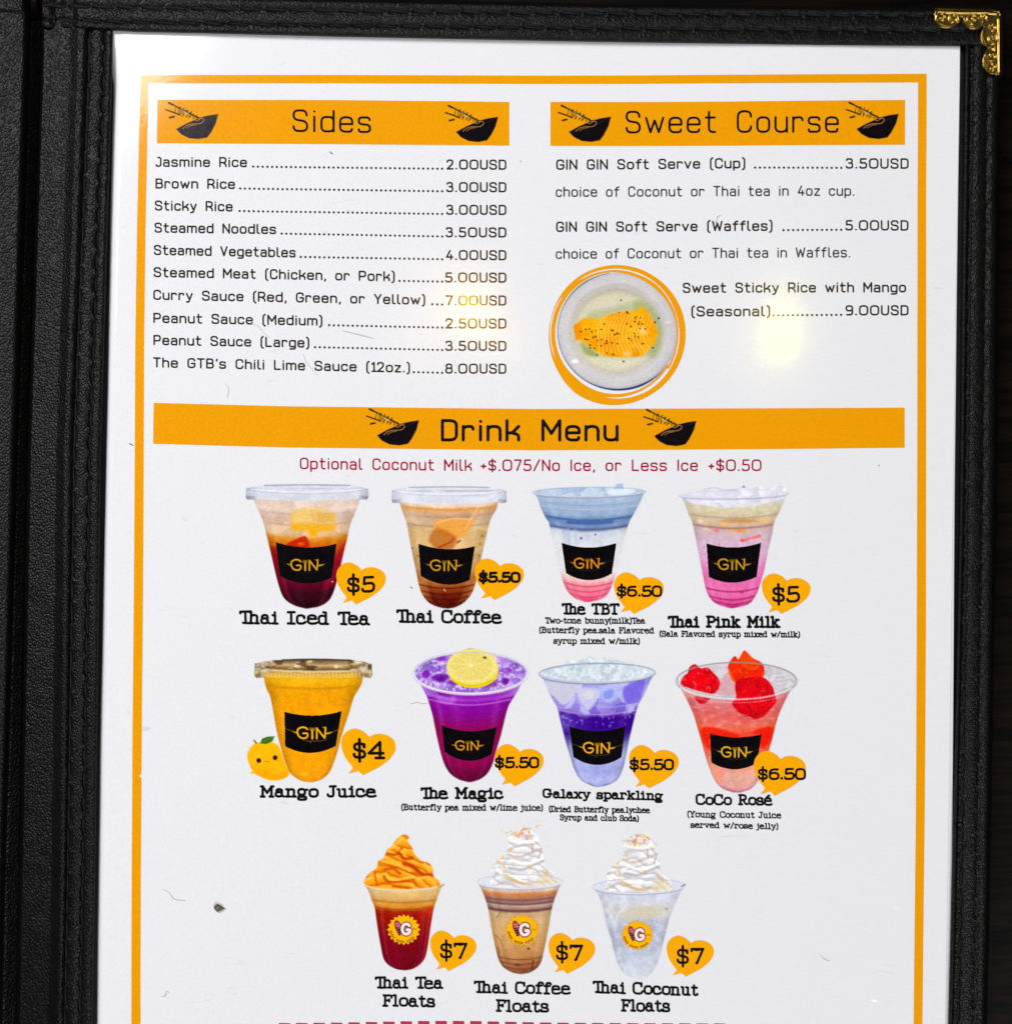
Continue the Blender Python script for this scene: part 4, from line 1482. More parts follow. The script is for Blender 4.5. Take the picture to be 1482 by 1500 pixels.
for t, x0, y0, x1, y1, d0, pr, p0, yp in ROWS:
    dy = 1.4
    Lettering(2.5, 0.6).run(t, x0, y0, x1, y1, 15.2).dots(d0, y1 - dy + 0.3, 647.5, yp - dy).run(pr, p0, yp, 741.6, yp + 0.3, 15.2, gap=0.31).mesh('menu_line', M_BROWN, 1, sheet)

SW = [
    ('GIN GIN Soft Serve (Cup)', 814.5, 248.6, 1091.5, 246.8, 1105.5, 1231.5, '3.50USD', 1238, 247.2),
    ('GIN GIN Soft Serve (Waffles)', 814.3, 339.6, 1131.3, 338.4, 1147, 1231.5, '5.00USD', 1237.6, 337.7),
]
for t, x0, y0, x1, y1, d0, d1, pr, p0, yp in SW:
    Lettering(2.5, 0.6).run(t, x0, y0, x1, y1, 15.6).dots(d0, y1 - 1.2, d1, yp - 1.2).run(pr, p0, yp, 1330.6, yp, 15.6, gap=0.31).mesh('menu_line', M_BROWN, 1, sheet)
Lettering(2.1, 0.6).run('choice of Coconut or Thai tea in 4oz cup.', 813.8, 288.2, 1251.3, 287.0, 15.4).mesh('menu_line', M_GREY, 1, sheet)
Lettering(2.1, 0.6).run('choice of Coconut or Thai tea in Waffles.', 813.8, 379.0, 1245.3, 377.2, 15.4).mesh('menu_line', M_GREY, 1, sheet)
Lettering(2.5, 0.6).run('Sweet Sticky Rice with Mango', 999.7, 429.2, 1327, 428.2, 15.4).mesh('menu_line', M_BROWN, 1, sheet)
Lettering(2.5, 0.6).run('(Seasonal)', 1012, 463.6, 1128, 463.4, 15.4).dots(1132.5, 462, 1231.5, 461).run('9.00USD', 1238, 462.2, 1330.6, 462, 15.4, gap=0.31).mesh('menu_line', M_BROWN, 1, sheet)
Lettering(2.4, 0.6).run('Optional Coconut Milk ', 439, 687.2, 722, 690.2, 17.4).run('+$.075/No Ice, or Less Ice +$0.50', 703.5, 690, 1115, 690.2, 17.4).segs
opt = Lettering(2.4, 0.6)
opt.run('Optional Coconut Milk', 439, 687.4, 691, 690.2, 17.4)
opt.run('+$.075/No Ice, or Less Ice +$0.50', 703.5, 690.2, 1115, 690.2, 17.4)
opt.mesh('menu_line', M_RED, 1, sheet)


# ------------------------------------------------------------------ the mango dish
def dish():
    def T(*p):
        return [(790 + u / 4.94, 310 + v / 4.94) for u, v in p]
    P = Picture(806, 388, 1004, 582, 0.8, PAPER, 31)
    rot = 0.0
    plate = P.ell(905, 485, 88.5, 85.5, 1.4)
    r = np.hypot((P.X - 904) / 88.5, (P.Y - 484) / 85.5)
    col = stops(r, [(0, (206, 200, 184)), (0.62, (200, 194, 176)), (0.70, (186, 180, 168)), (0.76, (198, 193, 190)), (0.84, (206, 202, 203)), (0.95, (200, 197, 200)), (1, (178, 176, 180))])
    col = col + 16 * (fbm(P.X, P.Y, 40, 2, 3) - 0.5)[..., None]
    P.lay(plate, col)
    P.lay(P.ell(900, 486, 60, 56, 10), (214, 207, 176), 0.75)
    P.lay(P.ell(905, 520, 44, 22, 14), (222, 214, 190), 0.6)
    P.lay(P.ell(904, 458, 40, 14, 16), (206, 204, 194), 0.6)
    P.lay(P.line(T((240, 760), (330, 610), (480, 540), (620, 530), (760, 590)), 3, 4), (180, 175, 168), 0.5)
    leaf = T((300, 830), (370, 725), (500, 700), (650, 655), (760, 648), (800, 690), (835, 770), (890, 860), (862, 1030), (780, 1045), (640, 1060), (420, 1050), (330, 1030), (295, 960))
    P.lay(P.mask(leaf, 7, True), (182, 184, 140), 0.8)
    P.lay(P.mask(T((680, 680), (760, 655), (830, 720), (885, 860), (850, 1020), (790, 1030)), 6, True), (160, 168, 112), 0.6)
    P.lay(P.mask(T((300, 960), (340, 1030), (420, 1045), (380, 1000)), 6, True), (130, 146, 66), 0.6)
    mango = T((243, 825), (320, 768), (430, 772), (520, 738), (600, 722), (690, 716), (738, 685), (785, 722), (830, 800), (860, 880), (832, 960), (742, 1045), (610, 1056), (480, 1045), (420, 1022), (345, 960), (282, 925), (262, 935))
    mm = P.mask(mango, 1.4)
    mc = np.array((240, 170, 20), float) + 64 * (fbm(P.X, P.Y, 18, 4, 4) - 0.5)[..., None] * np.array((0.6, 1, 0.8))
    P.lay(mm, mc)
    P.lay(mm * P.mask(T((243, 825), (300, 800), (300, 920), (262, 935)), 3), (226, 138, 8), 0.7)
    for q in range(15):
        x = 395 + q * 27
        bend = 40 - q * 6
        ln = T((x + 75 - q * 2, 745 + abs(q - 8) * 2), (x + 25, 830), (x + 18 + bend * 0.3, 920), (x + 55 - bend * .5, 1020))
        P.lay(P.line(ln, 1.0, 1.2) * mm * (0.4 + 0.6 * vnoise(P.X, P.Y, 9, q)), (255, 220, 150), 0.95)
        P.lay(P.line([(a - 1.6, b) for a, b in ln], 1.2, 1.6) * mm, (222, 142, 10), 0.45)
    P.lay(P.mask(T((720, 850), (760, 830), (775, 880), (740, 890)), 4, True) * mm, (252, 206, 140), 0.7)
    P.lay(P.mask(T((600, 1030), (640, 1010), (665, 1030), (640, 1050)), 3, True) * mm, (252, 196, 150), 0.7)
    seeds = [(590, 640), (632, 725), (575, 730), (640, 735), (690, 770), (730, 768), (690, 795), (725, 795), (745, 812), (718, 812), (632, 812), (662, 830), (466, 812), (335, 852), (360, 848), (300, 868), (378, 868), (408, 858), (446, 852), (520, 855), (530, 860),
             (545, 888), (560, 880), (575, 884), (685, 880), (690, 900), (715, 908), (648, 918), (665, 932), (748, 955), (388, 910), (406, 903), (420, 932), (350, 925), (332, 922), (450, 925), (484, 935), (487, 950), (474, 955), (525, 948), (563, 955), (447, 970),
             (365, 965), (367, 985), (398, 988), (488, 1022), (533, 1032), (416, 1037), (608, 1083), (862, 770), (835, 800), (820, 985), (765, 848), (728, 845), (700, 760)]
    for sx, sy in seeds:
        (cx, cy), = T((sx, sy))
        P.lay(P.ell(cx, cy, P.rs.uniform(0.9, 1.5), P.rs.uniform(0.9, 1.5), 0.9), (36, 30, 24), 0.95)
    # painted rim of the plate
    def arc(a0, a1, w, op, colr=(22, 44, 96), k=1.0):
        th = np.radians(np.linspace(a0, a1, 24))
        P.lay(P.line([(905 + 88.5 * k * math.cos(t), 485 + 85.8 * k * math.sin(t)) for t in th], w, 1.2, False), colr, op)
    arc(40, 150, [0.4, 3.2, 2.4, 1.0, 0.6], 0.95)
    arc(190, 262, [0.5, 1.2, 1.8, 0.6], 0.8, (40, 60, 80))
    arc(150, 190, 0.7, 0.7)
    P.lay(P.ell(842, 529, 5, 3, 3), (250, 250, 250), 0.8)
    P.lay(P.ell(978, 472, 4, 1.2, 2), (250, 235, 205), 0.6)
    P.grain(5)
    d = P.mesh('dish_photo', 1, sheet)
    # the brushed orange rings round it
    f = Field(796, 384, 1010, 600, 0.7)

    def ring(cx, cy, rx, ry, a0, a1, wts, tilt=0.0):
        th = np.linspace(a0, a1, 90)
        u = np.linspace(0, 1, 90)
        w = np.interp(u, np.linspace(0, 1, len(wts)), wts) / 2
        pp = [(cx + rx * math.cos(math.radians(t)), cy + ry * math.sin(math.radians(t))) for t in th]
        f.stroke(pp, list(w))
    # angles: 0 = right, 90 = down the photo
    ring(902, 489.5, 97.5, 99, -170, 60, [0.6, 3.5, 5.2, 6.5, 9.5, 8.5, 7.0])
    ring(902, 489.5, 97.5, 99, 59, 190, [7, 8.5, 11, 12.5, 6, 2.4, 1.2])
    ring(899.5, 488.5, 89.5, 91.5, 130, 290, [10, 6.5, 6, 5, 3, 4.5])
    ring(901.5, 490, 90.5, 92, 289, 392, [4.5, 6, 4, 2.6, 2.4, 3.0])
    ring(900, 489, 90, 90.5, 31, 131, [3, 3, 4.5, 6, 9])
    ring(896, 486, 91, 88, 205, 262, [0.6, 2, 1.6, 0.8])
    f.mesh('brush_ring', M_ORANGE, 2, d)


dish()

# ------------------------------------------------------------------ the drinks
BUB = np.array([(0, .31), (.03, .17), (.12, .05), (.25, 0), (.38, .045), (.47, .12), (.515, .185), (.60, .13), (.73, .115), (.87, .16), (.97, .26), (1, .39), (.965, .53), (.86, .68), (.70, .82), (.40, 1.0),
                (.315, .905), (.13, .965), (.22, .84), (.10, .66), (.03, .5)])


def bubble(x0, y0, x1, y1, text, tx0, tx1, base, h, parent, w):
    def seg(idx):
        return BUB[idx] * [x1 - x0, y1 - y0] + [x0, y0]
    p = seg(slice(None))
    lobes = [tuple(q) for q in smooth_open(p[0:7], 5)] + [tuple(q) for q in smooth_open(p[6:15], 5)][1:] + [tuple(q) for q in p[15:18]] + [tuple(q) for q in smooth_open(np.vstack([p[18:21], p[0:1]]), 4)][:-1]
    f = Field(x0 - 2, y0 - 2, x1 + 2, y1 + 2, 0.8)
    f.poly(lobes)
    b = f.mesh('price_bubble', M_BUBBLE, 4, parent)
    Lettering(w, 0.5).run(text, tx0, base, tx1, base, h, 'quirk', wob=0.015).mesh('price_lettering', M_BLACK, 5, b)


def caption(lines, parent):
    """lines: (text, x0, base0, x1, base1, cap height, weight)"""
    L = Lettering(2, 0.5)
    for t, x0, b0, x1, b1, h, w in lines:
        L.run(t, x0, b0, x1, b1, h, 'quirk', weight=w, wob=0.02)
    return L.mesh('drink_caption', M_BLACK, 4, parent)


W_BIG = 3.7
W_SM = 1.75


def lid(P, xl, xr, yt, yb, tone, edge, seed):
    cx = (xl + xr) / 2
    w = xr - xl
    dome = [(xl + 1, yt + 6), (xl + w * .07, yt + 3), (xl + w * .2, yt + 0.8), (cx, yt), (xr - w * .2, yt + 0.8), (xr - w * .07, yt + 3), (xr - 1, yt + 7),
            (xr + 0.5, yb - 3), (xr - 3, yb), (xr - w * .06, yb - 2), (xr - w * .2, yb + 0.5), (cx, yb + 2), (xl + w * .2, yb + 0.5), (xl + w * .06, yb - 2), (xl + 3, yb), (xl - 0.5, yb - 3)]
    m = P.mask(dome, 1.5)
    v = (P.Y - yt) / (yb - yt)
    col = np.array(tone, float) + 26 * (fbm(P.X, P.Y * 2.5, 12, seed, 3) - 0.5)[..., None]
    P.lay(m, col, 0.92)
    P.lay(P.line([(xl + w * .15, yt + 1.5), (cx, yt + 0.6), (xr - w * .15, yt + 1.5)], 1.8, 1.2), edge, 0.9)
    P.lay(m * np.clip((np.abs(P.X - cx) / (w / 2) - 0.82) * 6, 0, 1), np.array(edge) * 1.05, 0.6)
    P.lay(m * (np.abs(v - 0.28) < 0.07) * np.clip(vnoise(P.X, P.Y, 22, seed) * 2 - 0.6, 0, 1), edge, 0.5)
    P.lay(P.line([(xl + w * .04, yt + 6.5), (xl + w * .2, yt + 9.5), (cx, yt + 11.5), (xr - w * .2, yt + 9.5), (xr - w * .04, yt + 6.5)], 1.3, 1.4), (240, 240, 245), 0.7)
    P.lay(P.line([(xl + w * .05, yt + 9), (xl + w * .2, yt + 12), (cx, yt + 14), (xr - w * .2, yt + 12), (xr - w * .05, yt + 9)], 1.1, 1.4), edge, 0.35)
    for sx, sg in ((xl, 1), (xr, -1)):
        for q in range(6):
            x = sx + sg * (1 + q * 2.1)
            P.lay(P.line([(x, yb - 4.5 - q * 0.2), (x + sg * 0.7, yb - 1.0 + q * 0.15)], 1.2, 1.0), tuple(np.array(edge) * 0.6), 0.85 - q * 0.10)
        P.lay(P.line([(sx + sg * 0.5, yt + 6), (sx, yb - 3)], 1.4, 1.2), edge, 0.6)
    return m


def thai_iced_tea():
    left = [(369, 727), (375, 740), (381, 753), (386, 766), (392, 790), (398, 815), (405, 845), (412, 868), (419, 879), (432, 887), (448, 891.5)]
    right = [(528, 727), (524, 740), (519, 753), (513, 768), (508, 790), (502, 815), (495, 845), (488, 868), (481, 880), (468, 888), (450, 891.5)]
    C = Cup((354, 703, 546, 897), left, right,
            [(722, (222, 212, 206)), (735, (226, 208, 196)), (748, (214, 192, 178)), (757, (206, 178, 160)), (766, (214, 182, 150)), (776, (222, 188, 150)), (782, (214, 150, 62)), (790, (205, 118, 24)), (800, (196, 84, 14)),
             (812, (164, 40, 18)), (826, (126, 8, 34)), (845, (110, 4, 44)), (862, (66, 8, 30)), (880, (46, 8, 22)), (892, (44, 10, 20))], 6, 41)
    P = C.P
    C.rib(748, 1.4, (180, 160, 160), 0.7)
    C.rib(764, 1.5, (176, 140, 120), 0.8)
    C.rib(741, 3, (238, 228, 224), 0.5)
    facets(P, C.body * np.clip((784 - C.v) / 6, 0, 1), (216, 186, 162), (20, 22, 26), 22, (375, 735, 525, 790), 0.4)
    cube = [(426, 752), (440, 745), (470, 744), (492, 752), (491, 776), (470, 779), (456, 786), (446, 778), (426, 777)]
    P.lay(P.mask(cube, 7) * (0.55 + 0.45 * fbm(P.X, P.Y, 12, 9, 3) * 1.6), (228, 184, 92), 0.75)
    P.lay(P.mask([(428, 752), (452, 748), (458, 764), (430, 766)], 4), (240, 206, 120), 0.5)
    P.lay(P.mask([(462, 750), (490, 753), (490, 764), (466, 764)], 4), (214, 164, 66), 0.5)
    P.lay(P.mask([(426, 767), (492, 769), (490, 778), (428, 777)], 5) * (0.6 + 0.4 * vnoise(P.X, P.Y, 8, 6)), (236, 168, 24), 0.9)
    P.lay(P.mask([(452, 776), (466, 776), (464, 785), (454, 786)], 3), (246, 172, 10), 0.9)
    P.lay(P.mask([(420, 797), (440, 787), (448, 786), (454, 799), (448, 802), (430, 803)], 3, True), (186, 26, 10), 0.8)
    P.lay(P.ell(441, 797, 5, 2.6, 2), (224, 110, 30), 0.7)
    P.lay(P.mask([(394, 800), (406, 802), (412, 845), (424, 872), (416, 872), (404, 845)], 5) * C.body, (128, 0, 36), 0.5)
    P.lay(P.mask([(480, 846), (500, 800), (508, 792), (496, 838), (488, 858), (470, 866)], 5) * C.body, (160, 14, 50), 0.6)
    P.lay(C.body * np.clip((C.v - 870) / 8, 0, 1) * np.clip(np.abs(C.u) - .55, 0, 1) * 2, (120, 4, 40), 0.5)
    P.lay(P.ell(487, 852, 1.2, 0.8, 1), (255, 255, 255), 0.8)
    lid(P, 360.5, 539, 709.5, 732, (208, 210, 222), (150, 152, 168), 5)
    P.grain(4)
    d = P.mesh('drink_photo', 1, sheet)
    gin_sticker((404.2, 794.6), (492.6, 796.8), (485.8, 846), (410, 843.5), 6.5, 10, 449, 828, 15.5, d, (206, 156, 40), 0.12, 1)
    bubble(492.5, 824, 565, 885.5, '$5', 507.6, 549.6, 868.6, 25, d, 4.1)
    caption([('Thai Iced Tea', 350.5, 914.6, 541.8, 916.2, 20.6, W_BIG)], d)


thai_iced_tea()


def thai_coffee():
    left = [(584, 732), (588, 745), (592, 756), (596, 768), (599, 785), (603, 806), (609, 835), (614, 858), (620, 873), (630, 884), (645, 890), (655, 891.5)]
    right = [(730, 732), (727, 745), (720, 757), (716, 768), (712, 785), (707, 806), (701, 835), (696, 855), (690, 870), (680, 882), (668, 889), (657, 891.5)]
    C = Cup((568, 706, 748, 897), left, right,
            [(728, (226, 216, 208)), (737, (226, 204, 178)), (741, (222, 170, 110)), (750, (204, 160, 134)), (757, (196, 166, 150)), (764, (206, 176, 140)), (776, (222, 188, 136)), (800, (214, 176, 118)), (830, (206, 160, 104)),
             (848, (176, 108, 50)), (857, (146, 66, 24)), (868, (110, 34, 12)), (880, (92, 22, 8)), (892, (70, 14, 6))], 6, 42, 2.4)
    P = C.P
    C.rib(752, 1.4, (160, 132, 128), 0.7)
    C.rib(766, 1.6, (160, 130, 120), 0.8)
    C.rib(741, 1.5, (214, 140, 60), 0.6)
    facets(P, C.body * np.clip((812 - C.v) / 10, 0, 1) * np.clip((C.v - 744) / 5, 0, 1), (212, 178, 132), (24, 26, 30), 24, (590, 745, 725, 815), 0.35)
    P.lay(P.mask([(640, 762), (690, 760), (700, 748), (688, 776), (672, 788), (640, 780)], 4, True), (232, 160, 70), 0.85)
    P.lay(P.line([(640, 766), (662, 760), (690, 761)], 2, 2), (250, 200, 120), 0.7)
    P.lay(P.mask([(628, 792), (640, 774), (668, 786), (664, 802), (644, 806)], 5, True), (184, 108, 42), 0.8)
    P.lay(P.line([(642, 802), (660, 794), (664, 788)], 2.2, 1.5), (160, 60, 16), 0.8)
    P.lay(P.line([(670, 795), (674, 792)], 2.4, 1.2), (120, 60, 30), 0.8)
    P.lay(P.line([(700, 742), (688, 764), (680, 776)], 1.0, 1.2), (250, 220, 180), 0.6)
    for (x, y) in ((706, 785), (703, 797), (612, 814), (604, 803), (702, 814)):
        P.lay(P.ell(x, y, 1.4, 1.6, 1.2), (110, 74, 50), 0.7)
    side = np.clip((np.abs(C.u) - 0.62) * 3.2, 0, 1) * np.clip((C.v - 845) / 6, 0, 1) * np.clip((885 - C.v) / 14, 0, 1)
    P.lay(C.body * side, (196, 128, 66), 0.75)
    for y in (856, 865, 873, 880):
        C.rib(y, 1.1, (60, 14, 8), 0.55)
    P.lay(P.line([(650, 863), (652, 866)], 1.2, 1), (250, 210, 190), 0.9)
    lid(P, 574, 741.5, 712.5, 737, (216, 217, 228), (160, 162, 178), 6)
    P.grain(4.5)
    d = P.mesh('drink_photo', 1, sheet)
    gin_sticker((613, 797), (695, 800.6), (687.7, 849.5), (616.5, 843.5), 6.0, 9.5, 652.5, 828.5, 15, d, (196, 150, 44), 0.1, 2)
    bubble(695, 818.3, 767, 879.2, '$5.50', 700.2, 762.6, 854.2, 17, d, 4.1)
    caption([('Thai Coffee', 580.4, 912.6, 734.8, 914, 20.4, W_BIG)], d)


thai_coffee()


def two_tone():
    left = [(783, 722), (788, 732), (792, 744), (800, 760), (804, 766), (808, 785), (813, 805), (819, 832), (824, 850), (831, 866), (843, 877), (858, 882.5)]
    right = [(944, 720), (939, 732), (934, 742), (928, 753), (921, 766), (916, 785), (910, 805), (904, 832), (899, 850), (892, 867), (882, 877), (864, 882.5)]
    C = Cup((775, 704, 951, 889), left, right,
            [(722, (176, 190, 212)), (735, (158, 180, 208)), (748, (152, 176, 206)), (755, (122, 146, 184)), (760, (110, 136, 178)), (764, (128, 150, 190)), (769, (112, 132, 172)), (774, (196, 202, 214)), (784, (206, 210, 220)), (800, (214, 216, 222)),
             (820, (222, 220, 222)), (836, (230, 218, 212)), (846, (236, 186, 184)), (852, (232, 140, 154)), (862, (230, 120, 144)), (872, (228, 104, 134)), (884, (232, 130, 152))], 6.5, 43, 1.8, 0.06)
    P = C.P
    C.rib(756, 1.8, (78, 106, 158), 0.9)
    C.rib(760, 2.4, (60, 92, 150), 0.75, -0.55, 0.6)
    C.rib(769.5, 1.6, (92, 98, 134), 0.85)
    C.rib(740, 1.0, (186, 186, 204), 0.7)
    C.rib(734, 1.2, (150, 158, 186), 0.6)
    for y in (853, 861, 869):
        C.rib(y, 1.0, (204, 64, 104), 0.7)
    C.rib(873, 2.2, (206, 60, 104), 0.6, -0.6, 0.7)
    for x, w in ((832, 5), (842, 3.4), (826, 3)):
        P.lay(P.line([(x, 776), (x + 1, 788), (x + 1.5, 796)], w, 4), (170, 184, 214), 0.55)
    P.lay(P.ell(851, 788.5, 1.6, 1.8, 1.2), (60, 66, 86), 0.8)
    P.lay(P.ell(872, 783, 1.2, 1.4, 1.2), (50, 50, 70), 0.8)
    side = np.clip((np.abs(C.u) - 0.6) * 2.4, 0, 1) * np.clip((C.v - 775) / 8, 0, 1) * np.clip((842 - C.v) / 10, 0, 1)
    P.lay(C.body * side, (226, 226, 230), 0.7)
    top = P.ell(863, 720.5, 80, 6.8, 1.2)
    P.lay(top, (186, 200, 220))
    facets(P, top, (182, 198, 220), (22, 16, 10), 40, (783, 712, 944, 730), 0.8)
    P.lay(P.mask([(888, 722), (900, 714), (930, 716), (922, 724), (900, 726)], 3, True), (226, 236, 240), 0.8)
    P.lay(P.mask([(897, 717), (903, 709), (912, 708), (914, 716)], 1.4), (170, 190, 220), 0.95)
    rim(P, 863, 720.8, 81.5, 7.2, (160, 166, 190), 1.6, 0.7, -1.0)
    P.grain(4)
    d = P.mesh('drink_photo', 1, sheet)
    gin_sticker((822.8, 795.6), (902.4, 795.8), (895.8, 840), (829.2, 839.5), 6.8, 10, 862, 825.5, 14.2, d, (222, 144, 20), 0.2, 3)
    bubble(899, 838.7, 972, 899.4, '$6.50', 902.6, 969.8, 874.8, 17.4, d, 3.4)
    caption([('The TBT', 822.3, 900.6, 906.9, 901.2, 17.4, 3.4), ('Two-tone bunny(milk)Tea', 797.8, 913.8, 945.2, 914.2, 9.6, W_SM),
             ('(Butterfly pea,sala Flavored', 789.5, 927.8, 958.2, 928.6, 9.6, W_SM), ('syrup mixed w/milk)', 810.2, 943.6, 937, 944.2, 9.6, W_SM)], d)


two_tone()


def pink_milk():
    left = [(997, 726), (1003, 738), (1008, 752), (1014, 766), (1018, 785), (1022, 805), (1028, 835), (1033, 860), (1039, 875), (1050, 885), (1068, 891)]
    right = [(1152, 724), (1147, 736), (1141, 750), (1134, 764), (1130, 785), (1125, 805), (1119, 835), (1111, 862), (1105, 875), (1096, 885), (1076, 891)]
    C = Cup((988, 702, 1162, 898), left, right,
            [(722, (222, 220, 232)), (733, (216, 212, 218)), (738, (212, 204, 176)), (750, (206, 192, 158)), (756, (208, 190, 166)), (762, (214, 184, 150)), (768, (206, 176, 168)), (780, (204, 178, 190)), (794, (212, 180, 200)),
             (808, (222, 176, 208)), (820, (228, 162, 204)), (834, (230, 132, 188)), (848, (226, 114, 172)), (862, (232, 118, 176)), (874, (220, 98, 160)), (884, (204, 74, 142)), (892, (212, 110, 168))], 6, 44, 1.8, 0.08)
    P = C.P
    C.rib(753, 1.2, (176, 150, 136), 0.7)
    C.rib(768, 1.5, (150, 110, 110), 0.7)
    for (x, y, rx, ry, c) in ((1060, 767, 5, 4, (240, 190, 100)), (1085, 763, 26, 3, (196, 140, 80)), (1049, 777, 4, 2, (240, 104, 110)), (1072, 778, 4, 2.5, (244, 170, 90)), (1085, 777, 8, 2.6, (240, 140, 60)), (1120, 762, 8, 4, (232, 190, 130)), (1034, 775, 4, 2, (236, 206, 170)), (1026, 763, 4, 3, (236, 214, 190))):
        P.lay(P.ell(x, y, rx, ry, 3), c, 0.8)
    P.lay(P.line([(1087, 792), (1098, 789), (1112, 785)], [4, 3, 5], 2.4), (238, 110, 110), 0.8)
    P.lay(P.ell(1087, 791.5, 3, 2, 1.6), (240, 70, 66), 0.8)
    for (x, y) in ((1031, 802), (1034, 824), (1032, 812), (1053, 797), (1061, 857)):
        P.lay(P.ell(x, y, 1.0, 1.8, 1.2), (170, 70, 110), 0.55)
    for y in (861, 873, 880):
        C.rib(y, 1.2, (166, 30, 96), 0.75)
    C.rib(883.5, 2.0, (180, 20, 100), 0.6, -0.5, 0.55)
    P.lay(P.ell(1086, 868, 2, 1.2, 1), (150, 0, 60), 0.7)
    ice = [(996, 727), (1015, 719), (1030, 717), (1045, 714), (1060, 717), (1075, 716), (1088, 712), (1100, 717), (1112, 710), (1120, 712), (1128, 716), (1138, 712), (1149, 711), (1153, 722), (1148, 730), (1100, 742), (1060, 744), (1015, 738)]
    m = P.mask(ice, 2.0)
    facets(P, m, (224, 222, 232), (14, 14, 10), 70, (994, 708, 1156, 746), 0.9)
    P.lay(P.line([(1030, 717), (1046, 714.5), (1062, 718), (1078, 717), (1089, 713)], 1.2, 1.4), (170, 172, 190), 0.6)
    P.lay(P.ell(1089, 713, 2, 1.6, 1.4), (96, 98, 110), 0.7)
    rim(P, 1074.5, 724, 79.5, 6.0, (182, 184, 206), 2.2, 0.25, -1.6)
    P.grain(4)
    d = P.mesh('drink_photo', 1, sheet)
    gin_sticker((1034.8, 796.4), (1114, 795.4), (1107.6, 844.6), (1038.2, 845), 6.4, 8.5, 1074, 827, 15.2, d, (196, 150, 30), 0.12, 4)
    bubble(1115.3, 840.2, 1186.8, 899.2, '$5', 1130, 1171.6, 883.2, 25, d, 4.0)
    caption([('Thai Pink Milk', 977.8, 920, 1142.8, 920.4, 18.4, 3.7), ('(Sala Flavored syrup mixed w/milk)', 965.8, 933.2, 1171.4, 934, 9.4, W_SM)], d)


pink_milk()


